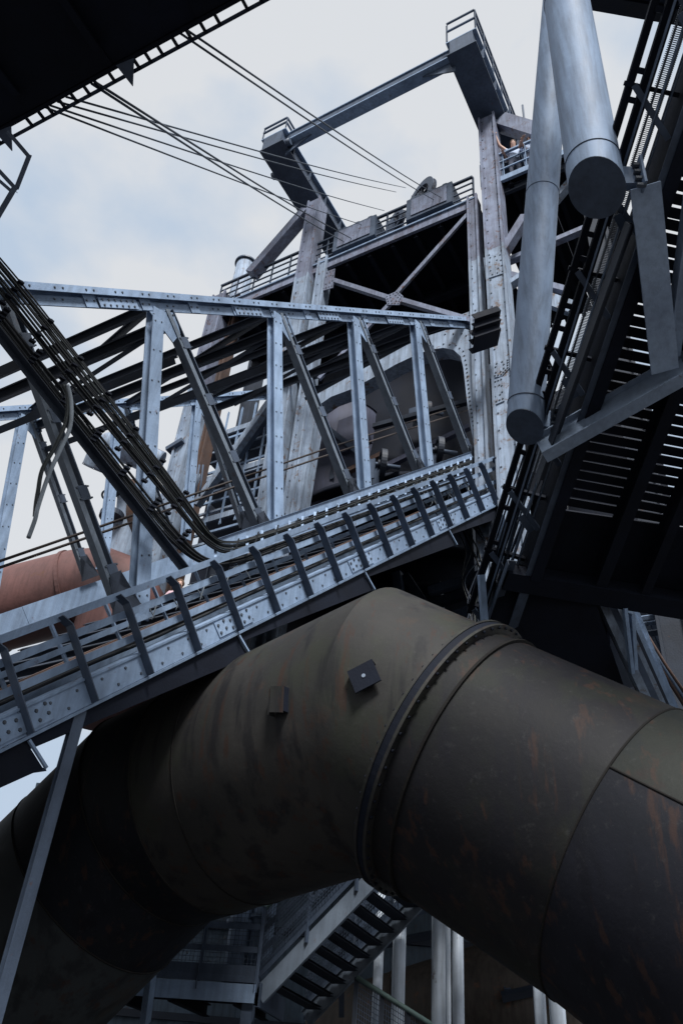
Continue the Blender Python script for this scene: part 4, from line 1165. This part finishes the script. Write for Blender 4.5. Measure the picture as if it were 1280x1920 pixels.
# platform left of the stair
PB = P(480, 1852, 13.3); PL = P(300, 1896, 13.3); PL.z = PB.z
pd = (PL-PB).normalized(); pn = V((-pd.y, pd.x, 0))
if pn.dot(CW) < 0: pn = -pn
pf2 = thing('stair_platform', 'grey steel landing at the foot of the staircase behind the black pipe leg', 'platform', PB-UP*.3)
one('fascia', M_PAINT, pf2, 'beam', PB-UP*.09, PB+pd*2.9-UP*.09, .05, .26, 'C', pn); one('fascia', M_SLATE, pf2, 'beam', PB+UP*.11, PB+pd*2.9+UP*.11, .06, .10, 'box', pn)
one('fascia', M_SLATE, pf2, 'beam', PB-UP*.09-pd*.04, PB+pn*2.0-UP*.09-pd*.04, .05, .34, 'C', pd)
for k in range(8): one('floor_plank', M_BLACK, pf2, 'beam', PB+pn*(.14+.25*k)-UP*.02, PB+pd*2.9+pn*(.14+.25*k)-UP*.02, .23, .05, 'box', pn)
for k in range(3): one('floor_beam', M_BLACK, pf2, 'beam', PB+pd*(.3+1.1*k)-UP*.16+pn*.08, PB+pd*(.3+1.1*k)-UP*.16+pn*2.1, .14, .2, 'I', pd)
one('platform_leg', M_SLATE, pf2, 'beam', PB+pd*.12-UP*.22+pn*.15, down(PB+pd*.12+pn*.15), .18, .18, 'I', pd)
one('platform_leg', M_PAINT, pf2, 'beam', P(272, 1920, 13.3), P(300, 1700, 13.3), .2, .1, 'box', pn)
rail_run('platform_railing', 'dark meshed railing with a pale green handrail on the landing', [PB+UP*.15-pn*.02, PB+UP*.15-pn*.02+pd*2.9], 1.08, (M_GREEN, M_SLATE))
for k, (x, y) in enumerate(((458, 1690), (500, 1680))):
    c = P(x, y, 14.6)
    t = thing('valve_bonnet', ['left one of two pale domed valve bonnets behind the landing', 'right one of two pale domed valve bonnets behind the landing'][k], 'valve', c-UP*.8, 'valve bonnets behind the landing')
    one('body', M_TUBE, t, 'tube', [c-UP*1.4, c-UP*.12, c, c+UP*.06], [.2, .2, .15, .05], 20); one('flange', M_TUBE, t, 'disc', c-UP*.35, UP, .26, .06, 20)
# second flight going down to the right with a green rail
g0, g1 = P(668, 1832, 13.8), P(815, 1925, 13.4)
gr_ = thing('lower_stair_railing', 'pale green handrail descending to the right below the staircase', 'railing', g1)
one('handrail', M_GREEN, gr_, 'tube', [g0, g1+(g1-g0)*.6], .04, 10)
for k in range(4): p = g0.lerp(g1, k/3); one('rail_post', M_DARK, gr_, 'beam', p, p-UP*1.3, .07, .05, 'L', CR)
ms = MB()
for k in range(34): p = g0.lerp(g1, k/33)+CW*.05; ms.beam(p-UP*.05, p-UP*1.1, .008, .008, 'box', CR)
for k in range(14): ms.beam(g0-UP*(.08+k*.075)+CW*.06, g1-UP*(.08+k*.075)+CW*.06, .008, .008, 'box', CW)
ms.build('wire_mesh', M_SLATE, gr_, kind='stuff')

# standpipes
M_STAND = mat('pale_galvanised', (.66, .74, .84), (.50, .57, .66), rust=.12, streak=.4, rough=.4)
for k, (x, y, r, Z, lb) in enumerate(((716, 1640, .085, 15.6, 'thin pale standpipe just right of the staircase foot'), (752, 1640, .115, 15.2, 'pale standpipe standing left of the stair stringer end'), (822, 1640, .118, 14.8, 'thickest bright standpipe directly under the pipe flange'), (856, 1640, .098, 14.6, 'mottled standpipe immediately right of the thickest bright one'), (839, 1640, .045, 15.4, 'very thin pipe squeezed between two bright standpipes'), (1000, 1700, .10, 14.8, 'dim standpipe in front of the brown duct end'), (1030, 1700, .13, 14.4, 'rightmost pale standpipe below the gas pipe'))):
    p = P(x, y, Z); t = thing('standpipe', lb, 'pipe', down(p), 'vertical standpipes below the gas pipe')
    one('pipe', M_STAND, t, 'tube', [p+UP*1.0, down(p)], r, 20)
    one('sleeve', M_TUBE, t, 'tube', [V((p.x, p.y, 2.6)), V((p.x, p.y, 2.72))], r*1.22, 20)
# brown duct behind
bd_ = thing('brown_duct', 'dull brown mitred duct lying behind the pale standpipes', 'duct', down(P(900, 1850, 17)))
c0, c1_, c2_ = P(610, 1960, 17.5), P(925, 1865, 16.8), P(1180, 1985, 15.5)
one('shell', M_BROWN, bd_, 'tube', [c0, c1_, c2_], .95, 40); 
x1 = MB(); one('joint_band', M_BROWN, bd_, 'disc', c0.lerp(c1_, .5), c1_-c0, .98, .05, 40, .93)
one('joint_band', M_BROWN, bd_, 'disc', c1_.lerp(c2_, .45), c2_-c1_, .98, .05, 40, .93)
# dark framing and wall behind
M_SHED = mat('shed_sheet', (.09, .13, .18), (.05, .075, .105), rust=.2, streak=.5)
dw = thing('dark_shed', 'black corrugated shed wall behind the staircase and pipes', 'shed', down(P(800, 1850, 22)))
wa = down(P(200, 1850, 21)); wr = CR.copy(); wr.z = 0; wr.normalize(); wn = V((-wr.y, wr.x, 0))
for k in range(38):
    x0 = -3.0+.55*k; one('wall_sheet', M_SHED, dw, 'beam', wa+wr*x0, wa+wr*x0+UP*9.2, .56, .05+.03*(k % 2), 'box', wr)
for k in range(4): one('girt', M_DARK, dw, 'beam', wa-wr*3-wn*.12+UP*(1.6+2.1*k), wa+wr*17.5-wn*.12+UP*(1.6+2.1*k), .14, .16, 'C', wn)
for k, (a, b, w_, mm) in enumerate((((940, 1870), (1120, 1830), .14, M_DARK), ((640, 1905), (640, 1700), .1, M_DARK), ((950, 1850), (950, 1960), .12, M_SLATE), ((880, 1928), (1080, 1880), .1, M_PAINT), ((720, 1770), (900, 1735), .12, M_DARK), ((770, 1705), (830, 1690), .2, M_SLATE))):
    tag(MB().beam(P(*a, 15.8+.1*k), P(*b, 15.8+.1*k), w_, w_, 'C', CW).build('pipe_rack_beam', mm), ['dark rack beam crossing in front of the brown duct', 'dark rack post left of the standpipes', 'short grey rack post at the duct end', 'pale edge of the low rack beam at bottom right', 'dark rack beam behind the bright standpipes', 'stubby grey rack beam just below the pipe flange'][k], 'beam', 'pipe rack beams below the gas pipe')

# ------------------------------------------------------------------ lower right: inclined bundle of white steel and the pipework beyond
ib = thing('inclined_duct_support', 'bundle of pale inclined steel sections and rails at the lower right under the gallery', 'steel support', P(1200, 1330, 12.5))
for k, (x0, x1, w_, mm) in enumerate(((1118, 1232, .22, M_PALE), (1134, 1248, .06, M_SLATE), (1144, 1256, .10, M_PALE), (1153, 1262, .05, M_DARK), (1164, 1268, .10, M_PAINT), (1176, 1276, .05, M_PAINT))):
    one('section', mm, ib, 'beam', P(x0-12, 1086, 12.6+.05*k), P(x1, 1360, 12.4+.05*k), w_, .12, 'C', CW)
for (a, b) in (((1170, 1140), (1184, 1262)), ((1184, 1150), (1190, 1255))): one('gusset', M_PAINT, ib, 'beam', P(*a, 12.3), P(*b, 12.3), .12, .05, 'L', CW)
for k in range(3):
    tag(MB().tube([P(1178+k*8, 1150+k*6, 12.9), P(1230+k*9, 1240+k*5, 12.9), P(1296+k*9, 1345, 12.9)], .03, 10).build('sloping_conduit', [M_RUST, M_TUBE, M_RUST][k]), ['left rusty conduit sloping along the pale steel bundle', 'middle pale conduit sloping along the steel bundle', 'right rusty conduit sloping beside the steel bundle'][k], 'conduit', 'conduits along the steel bundle')
rd_ = thing('far_pipework', 'blue-grey pipe rack with railings visible at the far right edge', 'pipe rack', P(1260, 1330, 17))
for k, (a, b, w_, mm) in enumerate((((1195, 1160), (1330, 1140), .08, M_TUBE), ((1195, 1172), (1330, 1152), .08, M_TUBE), ((1190, 1192), (1330, 1170), .12, M_SLATE), ((1225, 1260), (1330, 1235), .22, M_TUBE), ((1240, 1140), (1248, 1340), .14, M_SLATE), ((1268, 1130), (1290, 1340), .24, M_TUBE), ((1215, 1150), (1240, 1215), .1, M_SLATE), ((1215, 1300), (1330, 1290), .12, M_DARK))):
    one('member', mm, rd_, 'beam', P(*a, 17+.2*k), P(*b, 17+.2*k), w_, w_, 'box', CW)
for k in range(9): one('cladding_strip', M_TUBE, rd_, 'beam', P(1232+k*8, 1128, 19), P(1236+k*8, 1165, 19), .07, .05, 'box', CW)
one('backing', M_DARK, rd_, 'plate', [P(1140, 1080, 20), P(1500, 1080, 20), P(1500, 1500, 20), P(1140, 1500, 20)], .2)

# ------------------------------------------------------------------ visitors
M_SKIN = mat('skin', (.52, .33, .26), (.45, .28, .22), rough=.6, bump=.02)
M_SHIRT = mat('pale_blue_shirt', (.48, .55, .68), (.38, .44, .56), rough=.9, bump=.05)
M_WHITE = mat('white_shirt', (.68, .70, .74), (.55, .57, .62), rough=.9, bump=.05)
M_JEANS = mat('dark_trousers', (.05, .06, .09), (.035, .04, .06), rough=.9)
M_HAIR = mat('brown_hair', (.16, .10, .065), (.10, .06, .04), rough=.8)
def person(base, face, label, shirt, arms, lean=0.0, s=1.0, group='visitors on the furnace'):
    """arms: for each side the elbow and hand offsets from the shoulder (right, forward, up)"""
    f = V((face.x, face.y, 0)).normalized(); r = V((f.y, -f.x, 0))
    def q(a, b, c): return base+(r*a+f*(b+lean*max(0, c-.9))+UP*c)*s
    vs, rad, ed_ = [], [], []
    def v(p, ra, link=None):
        vs.append(p); rad.append(ra*s)
        if link is not None: ed_.append((link, len(vs)-1))
        return len(vs)-1
    pel = v(q(0, 0, .95), .15); wa_ = v(q(0, 0, 1.12), .135, pel); ch_ = v(q(0, .01, 1.32), .155, wa_); nk = v(q(0, .01, 1.47), .06, ch_)
    hd = v(q(0, .02, 1.56), .085, nk); hd2 = v(q(0, .03, 1.68), .09, hd); v(q(0, .02, 1.75), .05, hd2)
    nose = v(q(0, .12, 1.62), .016, hd2)
    for sd in (-1, 1):
        hp = v(q(.10*sd, 0, .88), .10, pel); kn = v(q(.11*sd, .03, .50), .065, hp); an = v(q(.11*sd, 0, .09), .045, kn); v(q(.12*sd, .14, .03), .035, an)
        sh_ = v(q(.19*sd, 0, 1.40), .065, ch_)
        e, h = arms[0 if sd < 0 else 1]
        S = q(.19*sd, 0, 1.40); E_ = S+(r*e[0]*sd+f*e[1]+UP*e[2])*s; Hn = S+(r*h[0]*sd+f*h[1]+UP*h[2])*s
        el_ = v(E_, .047, sh_); wr_ = v(Hn, .032, el_); dn = (Hn-E_).normalized()
        pm = v(Hn+dn*.07*s, .036, wr_)
        pr2 = dn.cross(f).normalized() if abs(dn.dot(f)) < .9 else r
        for k in range(4): 
            fb = v(Hn+dn*(.115)*s+pr2*(k-1.5)*.022*s, .011, pm); v(Hn+dn*(.185-(.02 if k in (0, 3) else 0))*s+pr2*(k-1.5)*.026*s, .009, fb)
        v(Hn+dn*.08*s+pr2*.075*s, .012, pm)
    me = bpy.data.meshes.new('tmp'); me.from_pydata([tuple(x-base) for x in vs], ed_, [])
    ob_ = bpy.data.objects.new('tmp', me); COL.objects.link(ob_)
    md = ob_.modifiers.new('s', 'SKIN')
    for k, sv_ in enumerate(me.skin_vertices[0].data): sv_.radius = (rad[k], rad[k]); sv_.use_root = (k == 0)
    sb_ = ob_.modifiers.new('u', 'SUBSURF'); sb_.levels = 2; sb_.render_levels = 2
    dg = bpy.context.evaluated_depsgraph_get(); dg.update()
    m2 = bpy.data.meshes.new_from_object(ob_.evaluated_get(dg)); bpy.data.objects.remove(ob_, do_unlink=True)
    m2.name = 'person'; m2.materials.clear()
    for mm in (M_SKIN, shirt, M_JEANS): m2.materials.append(mm)
    for pl in m2.polygons:
        c = pl.center/s; pl.use_smooth = True
        lat = abs(c.dot(r)); 
        pl.material_index = 2 if c.z < .98 else (1 if (c.z < 1.45 and lat < .32 and (c-V((0, 0, 1.2))).length < .36) else 0)
    t = bpy.data.objects.new('person', m2); COL.objects.link(t); t.location = base
    tag(t, label, 'person', group)
    hm = MB(); hc = q(0, -.005, 1.70)
    vs2, fs2 = [], []; nr, ns = 6, 14
    for i in range(nr+1):
        th = math.pi*.62*i/nr
        for j in range(ns):
            a = 2*math.pi*j/ns; d_ = r*(math.sin(th)*math.cos(a))*.102+f*(math.sin(th)*math.sin(a)*.115)+UP*math.cos(th)*.105
            if math.sin(a) > .35 and th > 1.0: d_ = d_*.8
            vs2.append(hc+d_*s*(1+.05*math.sin(j*3.1+i)))
    for i in range(nr):
        for j in range(ns): fs2.append([i*ns+j, i*ns+(j+1) % ns, (i+1)*ns+(j+1) % ns, (i+1)*ns+j])
    hm.add(vs2, fs2, True); h_ = hm.build('hair', M_HAIR); h_.parent = t; h_.location = h_.location-V(base)
    for sd in (-1, 1):
        eo = MB(); eo.disc(q(.034*sd, .108, 1.655), f, .012*s, .01, 8); x = eo.build('eye', M_BLACK); x.parent = t; x.location = x.location-V(base)
    return t
toward = (CAM-uA); toward.z = 0
def on_deck(px, back): 
    p = hit(px, 330, FQ, FN); k = (p-uA).dot(ud); q = uA+ud*k+H*back*1.27; q.z = uz+.02; return q
person(on_deck(962, .22), toward-F*.0, 'person in a pale blue top on the upper deck with one arm pointing up left', M_SHIRT, [((.12, .12, -.26), (.05, .30, -.30)), ((.20, .10, .18), (.30, .25, .50))], lean=.18, s=1.14)
person(on_deck(926, .25), toward, 'person in a white top beside the column shading the face with a raised hand', M_WHITE, [((.14, .10, -.24), (.06, .30, -.22)), ((.16, .14, .16), (-.04, .26, .36))], lean=.15, s=1.08)
person(on_deck(996, .25), toward, 'person mostly hidden behind the long grey tube with an arm raised', M_SHIRT, [((.18, .12, .12), (.24, .25, .38)), ((.14, .1, -.25), (.06, .3, -.25))], lean=.15, s=1.14)
pb = P(337, 1098, 19.0); pb.z -= 1.64
one('floor_plate', M_SLATE, sv, 'beam', pb-CR*1.2-UP*.04, pb+CR*1.2-UP*.04, .9, .08, 'box', CW)
one('floor_post', M_SLATE, sv, 'beam', pb-UP*.08, down(pb), .16, .16, 'I', CR)
person(pb, CAM-pb, 'person in a pale top behind the bridge seen through gaps in its railing', mat('pink_top', (.60, .42, .46), (.5, .34, .38), rough=.9, bump=.04), [((.12, .05, -.27), (.14, .22, -.42)), ((.12, .05, -.27), (.14, .22, -.42))], group='visitors on the furnace')
